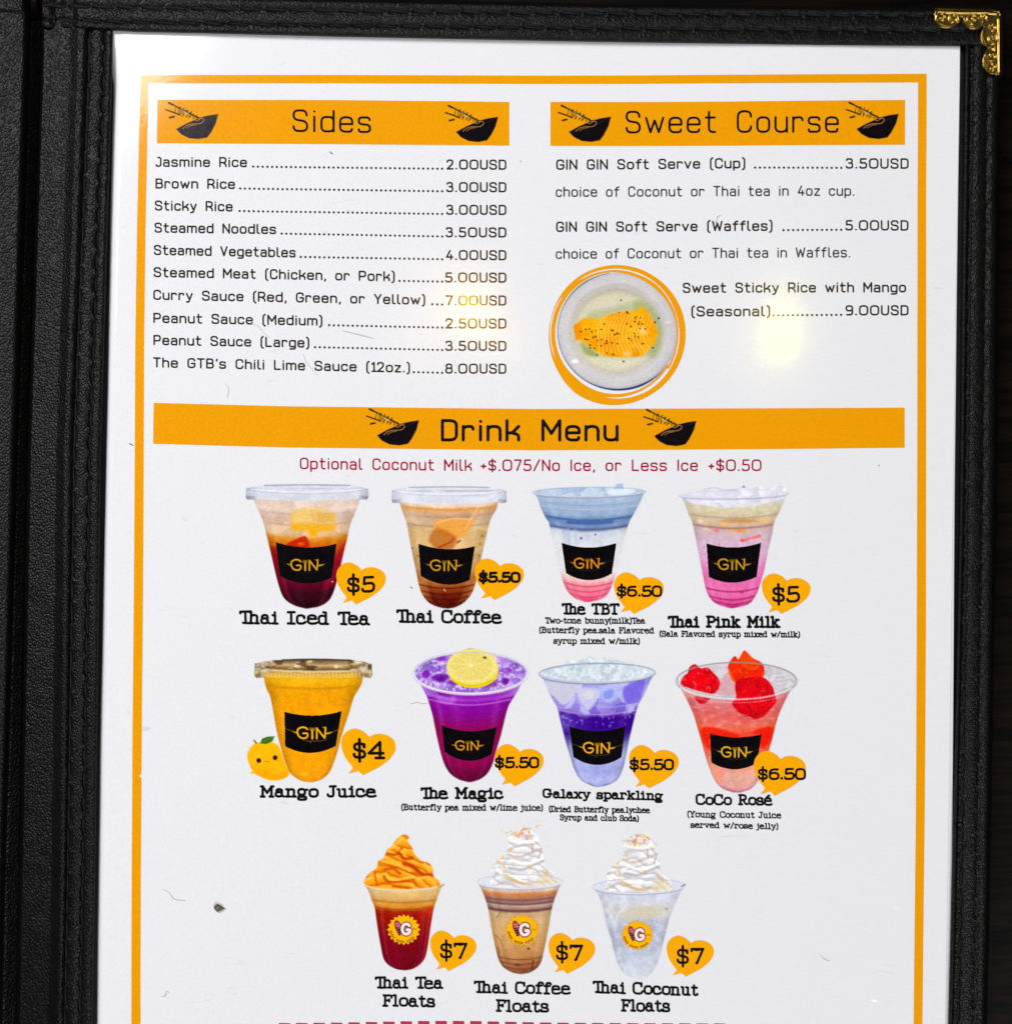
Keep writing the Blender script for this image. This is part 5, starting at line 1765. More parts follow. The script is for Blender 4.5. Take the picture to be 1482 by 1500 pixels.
def mango_juice():
    left = [(386, 985), (388, 1000), (392, 1012), (396, 1020), (400, 1040), (406, 1073), (413, 1100), (420, 1122), (427, 1134), (440, 1143), (453, 1146)]
    right = [(532, 985), (530, 1000), (525, 1010), (518, 1022), (511, 1045), (501, 1075), (495, 1098), (489, 1116), (482, 1132), (470, 1142), (457, 1146)]
    C = Cup((356, 960, 552, 1152), left, right,
            [(985, (226, 170, 40)), (996, (238, 176, 20)), (1004, (226, 158, 14)), (1030, (236, 158, 8)), (1070, (240, 160, 8)), (1110, (240, 160, 14)), (1130, (236, 158, 20)), (1146, (220, 146, 18))], 5, 45, 1.5, 0.16, 0.05)
    P = C.P
    C.rib(1004, 1.6, (196, 140, 20), 0.7)
    P.lay(P.mask([(470, 1146), (488, 1120), (500, 1078), (508, 1052), (500, 1100), (488, 1130), (476, 1144)], 6) * C.body, (196, 120, 12), 0.5)
    P.lay(P.line([(468, 1112), (474, 1106), (480, 1104)], 1.2, 3), (214, 140, 20), 0.6)
    P.lay(P.ell(445, 1134, 6, 3, 4), (252, 190, 40), 0.7)
    # printed on the lid the photograph had golden reflections
    lm = lid(P, 373.5, 544.5, 966.5, 993, (176, 150, 104), (92, 70, 44), 9)
    bend = P.Y - 4.5 * (1 - ((P.X - 459) / 86) ** 2)
    P.lay(lm, stops(bend + 2.5 * (fbm(P.X, P.Y, 14, 3, 3) - 0.5), [(962, (92, 74, 56)), (967, (150, 122, 82)), (971, (206, 178, 128)), (974, (150, 122, 78)), (977, (112, 84, 52)), (979.5, (226, 206, 158)), (982, (190, 156, 92)), (985, (222, 176, 66)), (990, (232, 184, 50))]), 0.9)
    endm = lm * np.clip((np.abs(P.X - 459) - 58) / 14, 0, 1)
    P.lay(endm, (172, 158, 140), 0.6)
    P.lay(endm * np.clip((fbm(P.X, P.Y, 6, 9, 2) - 0.5) * 6, 0, 1), (104, 86, 66), 0.6)
    P.lay(endm * np.clip((fbm(P.X, P.Y, 5, 12, 2) - 0.54) * 6, 0, 1), (226, 218, 200), 0.55)
    P.lay(lm * np.clip((fbm(P.X * 0.5, P.Y, 7, 15, 3) - 0.56) * 7, 0, 1) * (P.Y < 980), (244, 228, 190), 0.7)
    P.lay(lm * np.clip((fbm(P.X * 0.4, P.Y, 7, 25, 3) - 0.57) * 7, 0, 1) * (P.Y < 982), (74, 52, 34), 0.7)
    P.lay(P.line([(414, 966.6), (460, 965.6), (514, 967)], 1.8, 1.2), (56, 44, 40), 0.9)
    for q in range(26):
        x = 392 + q * 5.6
        P.lay(P.line([(x, 985 + 2.5 * math.sin(q)), (x + 0.8, 992)], 1.1, 1.0), (250, 226, 150), 0.55)
    # a plump mango printed beside the cup
    m = P.mask(smooth_closed([(362.3, 1110), (364.5, 1099), (370, 1091.5), (379, 1087.5), (391, 1086), (402, 1088.5), (410, 1096), (419, 1122), (424, 1134), (412, 1142), (396, 1143), (380, 1137), (370, 1129)]), 1.4)
    m = m * (1 - P.mask(left + right[::-1], 1.2))
    P.lay(m, np.array((244, 180, 18), float) + 14 * (fbm(P.X, P.Y, 14, 4, 2) - 0.5)[..., None])
    P.lay(m * P.mask([(364, 1120), (400, 1132), (424, 1128), (424, 1144), (380, 1142)], 14), (234, 158, 8), 0.75)
    P.lay(P.mask([(381, 1089), (384, 1082), (392, 1079), (402.5, 1078.5), (399, 1086), (390, 1090)], 1.2), (66, 112, 34), 1)
    P.lay(P.line([(383, 1087), (392, 1083), (401, 1079.5)], 0.8, 0.9), (120, 160, 60), 0.7)
    P.lay(P.line([(372.5, 1085), (375.5, 1088.5)], 2.4, 1.2), (90, 110, 40), 0.9)
    P.lay(P.mask([(367, 1131), (372, 1128), (373, 1133), (368, 1134)], 1.4), (246, 190, 30), 1)
    for ex, ey in ((379.2, 1114), (403.2, 1110)):
        P.lay(P.ell(ex, ey, 3.5, 3.6, 1.0), (58, 22, 10), 1)
    P.lay(P.line([(388.6, 1115), (391.4, 1116.2), (394, 1115)], 0.9, 0.9), (150, 90, 10), 0.9)
    P.lay(P.line([(375, 1119.6), (379, 1118.6)], 1.2, 1.2), (236, 130, 40), 0.7)
    P.lay(P.line([(406, 1114.6), (410, 1114)], 1.2, 1.2), (236, 130, 40), 0.7)
    P.grain(5)
    d = P.mesh('drink_photo', 1, sheet)
    gin_sticker((417, 1043), (500, 1042.2), (491.6, 1092.4), (418, 1093), 6, 10, 459.5, 1074, 16.4, d, (236, 178, 16), 0.55, 5)
    bubble(499.6, 1067.4, 579.6, 1136, '$4', 516, 563.4, 1112.6, 27.5, d, 4.4)
    caption([('Mango Juice', 380.6, 1168.4, 551.6, 1168.8, 18.6, 3.7)], d)


mango_juice()


def magic():
    left = [(612, 992), (618, 1006), (625, 1020), (629, 1032), (634, 1050), (639, 1075), (646, 1105), (652, 1122), (660, 1134), (672, 1142), (686, 1146)]
    right = [(767, 992), (761, 1006), (752, 1022), (745, 1034), (740, 1050), (734, 1075), (726, 1102), (721, 1120), (713, 1134), (702, 1142), (690, 1146)]
    C = Cup((598, 945, 780, 1151), left, right,
            [(990, (170, 120, 214)), (1004, (150, 70, 200)), (1014, (148, 36, 180)), (1026, (138, 20, 158)), (1036, (138, 16, 148)), (1046, (136, 14, 128)), (1056, (140, 8, 100)), (1070, (148, 2, 86)), (1092, (152, 0, 88)), (1112, (140, 0, 80)), (1130, (104, 2, 58)), (1146, (82, 2, 48))], 9, 46, 2.4, 0.1)
    P = C.P
    C.rib(1024, 1.0, (208, 130, 220), 0.7)
    C.rib(1017, 2.2, (182, 110, 214), 0.45)
    side = np.clip((np.abs(C.u) - 0.7) * 4, 0, 1) * np.clip((1022 - C.v) / 6, 0, 1)
    P.lay(C.body * side, (176, 140, 220), 0.7)
    P.lay(P.mask([(640, 1020), (654, 1018), (668, 1024), (660, 1032), (646, 1030)], 4, True), (196, 140, 226), 0.5)
    P.lay(P.mask([(640, 1010), (656, 1012), (660, 1022), (644, 1018)], 3, True), (120, 0, 140), 0.5)
    top = P.ell(689, 986, 81, 28.5, 1.4)
    P.lay(top, (176, 140, 218))
    facets(P, top, (172, 136, 214), (36, 44, 22), 150, (605, 955, 773, 1018), 0.9)
    P.lay(top * np.clip((vnoise(P.X, P.Y, 3.4, 8) - 0.58) * 5, 0, 1), (226, 206, 242), 0.75)
    for (x, y, rx, ry, c) in ((645, 993, 12, 6, (96, 8, 140)), (647, 965, 8, 4, (128, 50, 170)), (624, 988, 6, 6, (120, 20, 170)), (740, 998, 5, 5, (110, 16, 150)), (664, 1000, 8, 4, (110, 30, 150)), (745, 982, 6, 4, (150, 70, 190)), (717, 1003, 12, 4, (130, 60, 150))):
        P.lay(P.ell(x, y, rx, ry, 3) * top, c, 0.8)
    P.lay(P.line([(616, 983), (623, 975), (633, 971)], 3, 2), (96, 100, 120), 0.7)
    P.lay(P.line([(748, 971), (756, 975)], 2.4, 2), (96, 100, 120), 0.7)
    # lemon slice
    P.lay(P.ell(693, 983, 37, 25, 1.4), (232, 208, 44))
    P.lay(P.ell(692, 988, 32, 18.5, 3) * np.clip((P.Y - 994) / 4, 0, 1), (222, 190, 10), 0.8)
    P.lay(P.ell(691.5, 976.5, 37, 26, 1.4), (236, 226, 150))
    P.lay(P.ell(691.5, 976.5, 37, 26, 1.4) * (1 - P.ell(691.5, 976, 33.5, 23, 1.6)), (228, 218, 120), 0.9)
    P.lay(P.ell(690.5, 976, 31.5, 21.5, 3), (226, 204, 112), 0.85)
    for q in range(10):
        a = 2 * math.pi * q / 10 + 0.2
        P.lay(P.line([(690 + 3 * math.cos(a), 975 + 2 * math.sin(a)), (690.5 + 29 * math.cos(a), 976 + 20 * math.sin(a))], 0.9, 1.6), (242, 230, 164), 0.7)
    P.lay(P.ell(690, 975, 3, 2, 2), (246, 238, 190), 0.9)
    P.lay(P.ell(710, 963.5, 2.6, 2, 1.2), (90, 84, 30), 0.9)
    P.lay(P.line([(684, 951), (694, 950)], 1.0, 1.2), (140, 130, 80), 0.6)
    rim(P, 689, 986, 83.5, 30.5, (196, 196, 212), 3.0, 0.75)
    front = [(689 + 83 * math.cos(t), 987 + 30.5 * math.sin(t)) for t in np.linspace(0.35, 2.8, 22)]
    P.lay(P.line(front, 3.4, 1.6, False), (226, 214, 214), 0.55)
    P.grain(5)
    d = P.mesh('drink_photo', 1, sheet)
    gin_sticker((647, 1063), (727.4, 1065.4), (719.8, 1104.6), (651.2, 1101.5), 7.4, 11.5, 686.5, 1092.5, 13.2, d, (216, 152, 24), 0.12, 6)
    bubble(724.8, 1090.5, 796, 1152.4, '$5.50', 724, 789.8, 1126.2, 17.4, d, 3.5)
    caption([('The Magic', 615.8, 1171, 737.4, 1171.4, 18, 3.6), ('(Butterfly pea mixed w/lime juice)', 587.6, 1187.4, 795, 1188.4, 9.8, W_SM)], d)


magic()


def galaxy():
    left = [(792, 989), (799, 1002), (805, 1016), (811, 1028), (816, 1036), (821, 1056), (828, 1085), (835, 1108), (841, 1127), (850, 1142), (864, 1150), (873, 1153)]
    right = [(958, 987), (951, 1000), (944, 1016), (937, 1028), (932, 1040), (927, 1060), (921, 1085), (917, 1105), (912, 1126), (904, 1142), (890, 1150), (876, 1153)]
    C = Cup((783, 954, 967, 1159), left, right,
            [(990, (206, 210, 228)), (1004, (190, 194, 232)), (1018, (164, 158, 224)), (1028, (134, 112, 206)), (1036, (118, 80, 186)), (1041, (100, 50, 168)), (1045, (66, 14, 140)), (1060, (60, 6, 140)), (1072, (68, 22, 146)), (1082, (96, 80, 170)), (1092, (150, 150, 206)), (1104, (176, 180, 228)), (1124, (164, 166, 222)), (1140, (178, 182, 230)), (1149, (150, 156, 204)), (1155, (150, 156, 190))], 7, 47, 3.0, 0.1)
    P = C.P
    up = C.body * np.clip((1046 - C.v) / 6, 0, 1)
    facets(P, up, (160, 152, 222), (44, 46, 18), 60, (795, 998, 955, 1052), 0.55)
    for pts, c in (([(798, 1000), (846, 1002), (842, 1018), (828, 1032), (816, 1026)], (206, 206, 216)), ([(846, 1010), (872, 1008), (878, 1018), (868, 1034), (860, 1040), (848, 1024)], (206, 204, 226)), ([(878, 1006), (914, 1004), (906, 1022), (890, 1030), (880, 1020)], (178, 188, 234)), ([(852, 1034), (864, 1044), (858, 1047), (850, 1042)], (190, 196, 228)), ([(922, 1030), (936, 1020), (928, 1040), (920, 1044)], (190, 186, 232)), ([(826, 1038), (834, 1030), (842, 1022), (836, 1036)], (200, 200, 236))):
        P.lay(P.mask(pts, 3, True) * C.body, c, 0.85)
    P.lay(P.mask([(884, 1014), (898, 1010), (896, 1022), (886, 1024)], 3, True), (120, 132, 226), 0.6)
    P.lay(P.ell(862, 1018, 8, 6, 3), (220, 216, 220), 0.8)
    P.lay(P.mask([(915, 1006), (944, 996), (936, 1026), (922, 1032), (914, 1024)], 4, True) * C.body, (112, 92, 214), 0.75)
    C.rib(1040, 0.9, (196, 160, 224), 0.6)
    C.rib(1030, 0.8, (190, 186, 230), 0.5, 0.0, 1)
    P.lay(C.body * np.clip((C.v - 1044) / 3, 0, 1) * np.clip((1072 - C.v) / 6, 0, 1) * np.clip(-C.u - 0.35, 0, 1) * 1.6, (110, 90, 190), 0.7)
    P.lay(C.body * np.clip((vnoise(P.X, P.Y, 3.0, 12) - 0.72) * 7, 0, 1) * np.clip((C.v - 1030) / 4, 0, 1) * np.clip((1066 - C.v) / 10, 0, 1), (170, 150, 226), 0.6)
    C.rib(1148, 1.6, (84, 92, 150), 0.7)
    P.lay(C.body * np.clip((np.abs(C.u) - .9) * 10, 0, 1) * np.clip((C.v - 1072) / 8, 0, 1), (112, 112, 150), 0.5)
    P.lay(P.ell(874.5, 986.5, 82, 13.5, 1.4), (208, 216, 224))
    mound = [(812, 985), (826, 974), (830, 968), (846, 967), (858, 966), (862, 962), (874, 964), (884, 963), (894, 967), (904, 967), (916, 970), (922, 968), (932, 973), (944, 984), (930, 994), (880, 1000), (830, 997)]
    mk = np.maximum(P.mask(mound, 1.8), P.ell(874.5, 987, 79, 12, 1.4))
    facets(P, mk, (204, 214, 222), (18, 15, 12), 170, (796, 960, 954, 1002), 0.95)
    P.lay(mk * np.clip((vnoise(P.X, P.Y, 4, 14) - 0.6) * 5, 0, 1), (236, 240, 244), 0.6)
    P.lay(P.line([(797, 985), (808, 979), (824, 977)], 2.2, 2), (170, 186, 214), 0.7)
    rim(P, 874.5, 986.5, 84.5, 14.5, (140, 146, 164), 2.2, 0.9, -1.0)
    P.grain(4.5)
    d = P.mesh('drink_photo', 1, sheet)
    gin_sticker((834, 1064.6), (915.6, 1064.2), (909.8, 1109), (840, 1109), 7, 11.5, 876.5, 1096, 15, d, (240, 176, 28), 0.4, 7)
    bubble(921, 1091.7, 993.8, 1155.2, '$5.50', 921.2, 987, 1128.8, 17.4, d, 3.4)
    caption([('Galaxy sparkling', 794.6, 1169.6, 971.4, 1173.2, 14.4, 3.0), ('(Dried Butterfly pea,lychee', 803.8, 1190, 951.9, 1191.8, 9.4, W_SM), ('Syrup and club Soda)', 819.8, 1202.2, 935.4, 1204, 9.2, W_SM)], d)


galaxy()


def rose():
    left = [(994, 1003), (1001, 1016), (1009, 1032), (1016, 1048), (1021, 1065), (1027, 1085), (1033, 1108), (1039, 1126), (1047, 1144), (1058, 1155), (1074, 1161)]
    right = [(1163, 1003), (1155, 1016), (1147, 1032), (1140, 1048), (1135, 1065), (1130, 1085), (1124, 1105), (1118, 1122), (1111, 1142), (1100, 1155), (1084, 1161)]
    C = Cup((983, 946, 1173, 1167), left, right,
            [(1002, (214, 180, 184)), (1014, (214, 150, 154)), (1024, (214, 120, 122)), (1040, (216, 98, 96)), (1056, (228, 110, 92)), (1064, (234, 104, 74)), (1072, (236, 76, 48)), (1086, (234, 70, 44)), (1100, (232, 112, 84)), (1116, (230, 150, 128)), (1130, (228, 170, 152)), (1148, (222, 164, 154)), (1156, (196, 104, 124)), (1162, (170, 80, 100))], 8, 48, 3.0, 0.08)
    P = C.P
    P.lay(C.body * np.clip((vnoise(P.X * 0.4, P.Y, 4, 22) - 0.6) * 4, 0, 1) * np.clip((1066 - C.v) / 10, 0, 1), (236, 160, 156), 0.5)
    for pts, c in (([(1028, 1068), (1045, 1066), (1075, 1074), (1080, 1080), (1040, 1082), (1042, 1098), (1034, 1092)], (228, 34, 16)), ([(1100, 1074), (1116, 1066), (1132, 1066), (1128, 1084), (1118, 1096), (1112, 1092), (1114, 1078)], (228, 30, 14)), ([(1042, 1118), (1060, 1128), (1056, 1150), (1046, 1138)], (236, 150, 132))):
        P.lay(P.mask(pts, 4, True) * C.body, c, 0.85)
    P.lay(P.ell(1080, 997, 84, 25, 1.4), (208, 204, 208))
    facets(P, P.ell(1080, 997, 83, 24.5, 1.4), (206, 200, 206), (14, 14, 14), 80, (994, 968, 1166, 1024), 0.8)
    P.lay(P.mask([(1054, 1000), (1066, 984), (1074, 1000), (1078, 1016), (1050, 1018)], 3, True), (212, 160, 166), 0.8)
    for q in range(9):
        y = 984 + q * 3.2
        P.lay(P.line([(1132, y + 4 - q), (1142, y + 2), (1156, y + 1 - q * .6)], 0.9, 1.2), (236, 234, 236) if q % 2 else (160, 156, 162), 0.35)
    red = np.array((204, 10, 26), float)

    def blob(pts, col, seed, sheen=0.5):
        m = P.mask(smooth_closed(pts, 4), 1.6)
        c = np.asarray(col, float) * (0.86 + 0.34 * fbm(P.X, P.Y, 11, seed, 4))[..., None]
        P.lay(m, c)
        P.lay(m * np.clip((vnoise(P.X, P.Y, 3.0, seed + 5) - 0.70) * 6, 0, 1), (250, 120, 110), sheen)
        P.lay(m * np.clip((vnoise(P.X, P.Y, 5, seed + 9) - 0.66) * 4, 0, 1), np.asarray(col, float) * 0.7, 0.5)
    blob([(997, 1002), (1001, 991), (1007, 986), (1010, 977), (1018, 973), (1026, 979), (1036, 978), (1043, 984), (1052, 994), (1054, 1004), (1046, 1016), (1030, 1014), (1012, 1009)], (214, 8, 30), 51, 0.5)
    P.lay(P.mask([(1018, 1020), (1040, 1022), (1030, 1031), (1022, 1029)], 2.4, True), (190, 6, 26), 0.85)
    blob([(1066, 980), (1070, 967), (1077, 961), (1081, 966), (1089, 953.5), (1094, 956), (1102, 964), (1114, 970), (1119, 980), (1117, 992), (1098, 998), (1076, 1000)], (232, 50, 8), 54, 0.4)
    P.lay(P.mask([(1082, 968), (1090, 955), (1104, 966), (1112, 974), (1104, 982), (1090, 978)], 4, True), (240, 92, 12), 0.55)
    P.lay(P.line([(1082, 976), (1090, 970), (1100, 976), (1110, 972)], 1, 1.2), (140, 20, 6), 0.6)
    P.lay(P.line([(1067, 980), (1072, 992), (1078, 1000)], 1.6, 1.6), (250, 130, 40), 0.8)
    rim(P, 1078.5, 997, 87.5, 26.5, (150, 142, 150), 3.0, 0.85)
    blob([(1076, 1004), (1080, 996), (1090, 993), (1110, 991), (1122, 995), (1131, 1006), (1134, 1016), (1137, 1028), (1130, 1036), (1120, 1048), (1106, 1054), (1096, 1048), (1082, 1044), (1072, 1030), (1078, 1022)], (206, 4, 26), 57, 0.3)
    P.lay(P.line([(1090, 1049), (1110, 1047), (1130, 1036)], 1.6, 2), (160, 0, 20), 0.7)
    front = [(1078.5 + 87 * math.cos(t), 998 + 26.5 * math.sin(t)) for t in np.linspace(0.4, 2.75, 26)]
    P.lay(P.line(front, 2.6, 1.4, False) * (0.8 + 0.2 * np.sin(P.X * 1.4 + 3 * vnoise(P.X, P.Y, 6, 3))), (244, 232, 232), 0.85)
    P.lay(P.line([(x, y + 5) for x, y in front[4:]], 1.0, 1.4, False), (236, 200, 200), 0.6)
    P.lay(P.line([(1000, 1012), (1015, 1018), (1030, 1022)], 2.0, 1.6), (246, 170, 120), 0.7)
    P.lay(C.body * np.clip((C.vr - 1150) / 3, 0, 1) * np.clip(1 - np.abs(C.u) * 1.2, 0, 1), (150, 40, 80), 0.5)
    P.grain(5)
    d = P.mesh('drink_photo', 1, sheet)
    gin_sticker((1039.8, 1075), (1115, 1076), (1108, 1117.5), (1042, 1117), 5, 9.5, 1077.5, 1102, 14.4, d, (228, 180, 24), 0.25, 8)
    bubble(1103.4, 1100, 1179.8, 1165.7, '$6.50', 1108.8, 1180, 1142.8, 18, d, 3.4)
    caption([('CoCo Rosé', 1018.4, 1179.4, 1131, 1180.6, 16.8, 3.2), ('(Young Coconut Juice', 1006.4, 1197.8, 1144, 1199, 9.8, W_SM), ('served w/rose jelly)', 1010.8, 1213, 1139.4, 1215, 9.4, W_SM)], d)


rose()


def swirl(P, outline, base, dark, lite, seed, lines, flakes=None):
    m = P.mask(smooth_closed(outline, 4), 1.6)
    n = fbm(P.X, P.Y, 14, seed, 4)
    P.lay(m, np.asarray(base, float) + 30 * (n - 0.5)[..., None])
    xs = [q[0] for q in outline]
    cxo = (min(xs) + max(xs)) / 2
    ph = (P.Y - 0.30 * (P.X - cxo) - 0.006 * (P.X - cxo) ** 2) / 12.5 + 1.5 * (fbm(P.X, P.Y, 26, seed + 2, 3) - 0.5)
    fold = ph - np.floor(ph)
    P.lay(m * np.clip((fold - 0.62) / 0.3, 0, 1) * np.clip((1 - fold) / 0.07, 0, 1), dark, 0.55)
    P.lay(m * np.exp(-((fold - 0.22) / 0.16) ** 2), lite, 0.6)
    for pts, w, kind, op in lines:
        P.lay(P.line(pts, w, 3.2) * m, dark if kind == 'd' else lite, min(1, op * 1.35))
    for (pts, w, c) in (flakes or []):
        P.lay(P.line(pts, w, 1.0), c, 0.85)
    return m


def tea_float():
    left = [(534, 1297), (540, 1306), (545, 1320), (549, 1331), (551, 1345), (554, 1365), (558, 1388), (562, 1405), (569, 1414), (580, 1420), (592, 1422)]
    right = [(649, 1297), (644, 1306), (639, 1320), (635, 1331), (632, 1348), (629, 1368), (626, 1388), (622, 1404), (614, 1414), (604, 1420), (594, 1422)]
    C = Cup((527, 1216, 657, 1428), left, right,
            [(1296, (230, 200, 150)), (1304, (222, 186, 124)), (1314, (216, 172, 104)), (1319, (206, 150, 70)), (1323, (220, 150, 56)), (1329, (206, 120, 40)), (1332, (164, 46, 18)), (1338, (158, 26, 12)), (1355, (148, 18, 18)), (1375, (130, 4, 26)), (1395, (124, 0, 34)), (1412, (112, 0, 30)), (1423, (96, 2, 26))], 4, 61, 1.4, 0.10)
    P = C.P
    C.rib(1318.5, 1.1, (176, 116, 50), 0.7)
    C.rib(1329, 1.2, (150, 70, 20), 0.7)
    P.lay(P.ell(630, 1334, 10, 6, 6) * C.body, (206, 60, 20), 0.6)
    P.lay(C.body * np.exp(-((C.u - 0.9) / 0.06) ** 2) * (P.Y > 1332), (200, 70, 50), 0.5)
    out = [(533, 1294), (537, 1284), (544, 1277), (551, 1272), (554, 1262), (562, 1257), (566, 1246), (574, 1239), (582, 1228), (592, 1222.5), (599, 1226), (597, 1232), (603, 1241), (607, 1251), (617, 1261), (629, 1265), (634, 1275), (635, 1284), (642, 1290), (645, 1297), (635, 1300), (590, 1303), (545, 1301)]
    L = [([(568, 1251), (580, 1252), (588, 1244)], 3, 'd', 0.8), ([(584, 1250), (592, 1258), (604, 1257)], 4, 'd', 0.8), ([(592, 1265), (605, 1270), (618, 1281), (632, 1283)], 6, 'd', 0.85),
         ([(555, 1267), (575, 1270), (590, 1275), (610, 1281)], 2.4, 'd', 0.55), ([(563, 1274), (575, 1273), (586, 1280)], 3.4, 'd', 0.6), ([(562, 1284), (570, 1292), (600, 1291)], 3, 'd', 0.7), ([(604, 1288), (610, 1298)], 2.4, 'd', 0.6),
         ([(548, 1278), (552, 1296)], 3, 'd', 0.45), ([(575, 1299), (600, 1301)], 3, 'd', 0.5),
         ([(560, 1262), (580, 1266), (600, 1276)], 3, 'l', 0.6), ([(565, 1280), (575, 1289), (606, 1285)], 2.6, 'l', 0.7), ([(612, 1288), (628, 1285), (638, 1292)], 4, 'l', 0.6), ([(570, 1244), (580, 1236), (590, 1228)], 3.4, 'l', 0.6), ([(586, 1246), (594, 1252)], 2.4, 'l', 0.6), ([(622, 1266), (630, 1276)], 3, 'l', 0.5), ([(540, 1288), (546, 1280)], 4, 'l', 0.5)]
    swirl(P, out, (240, 158, 30), (186, 72, 0), (255, 200, 96), 6, L)
    front = [(534, 1297), (555, 1302.5), (592, 1304.5), (628, 1302), (649, 1297)]
    P.lay(P.line(front, 2.2, 1.2), (226, 208, 186), 0.85)
    P.lay(P.line([(642, 1300), (650, 1296)], 1.8, 1.2), (150, 130, 120), 0.8)
    P.grain(4.5)
    d = P.mesh('drink_photo', 1, sheet)
    cone_sticker(591.2, 1362.2, 24.4, d, 1)
    bubble(629.6, 1364, 697.6, 1423.2, '$7', 643.7, 684.2, 1405.4, 25, d, 3.6)
    caption([('Thai Tea', 548.4, 1448.8, 648.9, 1450, 18.6, 3.4), ('Floats', 559.8, 1475.4, 637.8, 1476.4, 18.8, 3.4)], d)


tea_float()

FL = (232, 178, 104)
FB = (206, 140, 96)


def cream(P, dx, dy, seed):
    out = [(718, 1296), (721, 1284), (719, 1271), (728, 1263), (737, 1256), (742, 1248), (745, 1236), (744, 1228), (752, 1219), (764, 1213), (776, 1212), (783, 1220), (789, 1228), (792, 1240), (797, 1256), (798, 1270), (808, 1275), (814, 1284), (814, 1296), (790, 1301), (740, 1301)]
    s = lambda ps: [(a + dx, b + dy) for a, b in ps]
    L = [(s(p), w, k, o) for p, w, k, o in [
        ([(744, 1252), (758, 1256), (776, 1250), (792, 1244)], 3, 'd', 0.5), ([(746, 1272), (766, 1274), (784, 1266), (796, 1262)], 3.4, 'd', 0.6), ([(750, 1266), (764, 1262), (778, 1258)], 2, 'd', 0.4),
        ([(742, 1246), (760, 1240), (788, 1236)], 2.4, 'd', 0.45), ([(730, 1278), (744, 1288), (764, 1294), (800, 1292)], 3, 'd', 0.4), ([(724, 1288), (736, 1296)], 3, 'd', 0.4),
        ([(752, 1224), (768, 1228), (782, 1224)], 2, 'd', 0.35), ([(780, 1280), (796, 1276), (808, 1284)], 2.4, 'd', 0.35), ([(722, 1272), (732, 1270), (740, 1262)], 2, 'd', 0.4),
        ([(748, 1260), (770, 1266), (794, 1258)], 3, 'l', 0.7), ([(728, 1274), (740, 1282), (770, 1286)], 4, 'l', 0.7), ([(750, 1232), (770, 1234), (786, 1230)], 3, 'l', 0.6)]]
    rs = random.Random(seed)
    F = []
    for _ in range(34):
        x, y = rs.gauss(766, 11) + dx, rs.gauss(1222, 5) + dy
        a = rs.uniform(-1.4, 1.4)
        l = rs.uniform(1.5, 5)
        F.append(([(x, y), (x + l * math.cos(a), y + l * math.sin(a))], rs.uniform(1.0, 2.2), rs.choice([FL, (240, 196, 130), FB])))
    for p in ([(748, 1242), (749, 1246)], [(757, 1254), (759, 1255)], [(775, 1268), (776, 1273)], [(737, 1255), (735, 1258)], [(738, 1268), (739, 1273)], [(728, 1262), (733, 1264)], [(799, 1279), (801, 1281)], [(794, 1277), (802, 1284)]):
        F.append((s(p), 2.6, FL))
    F.append((s([(779, 1236), (780, 1248)]), 1.6, (196, 140, 110)))
    F.append((s([(793, 1243), (789, 1257)]), 1.4, (196, 140, 120)))
    swirl(P, s(out), (228, 226, 227), (172, 168, 170), (252, 252, 252), seed, L, F)
    P.lay(P.line(s([(737, 1280), (748, 1287), (762, 1294), (780, 1297)]), [2, 4, 4, 2], 2.4), (222, 174, 104), 0.75)
    P.lay(P.mask(s([(790, 1284), (812, 1286), (812, 1296), (786, 1297)]), 6, True), (226, 206, 160), 0.55)


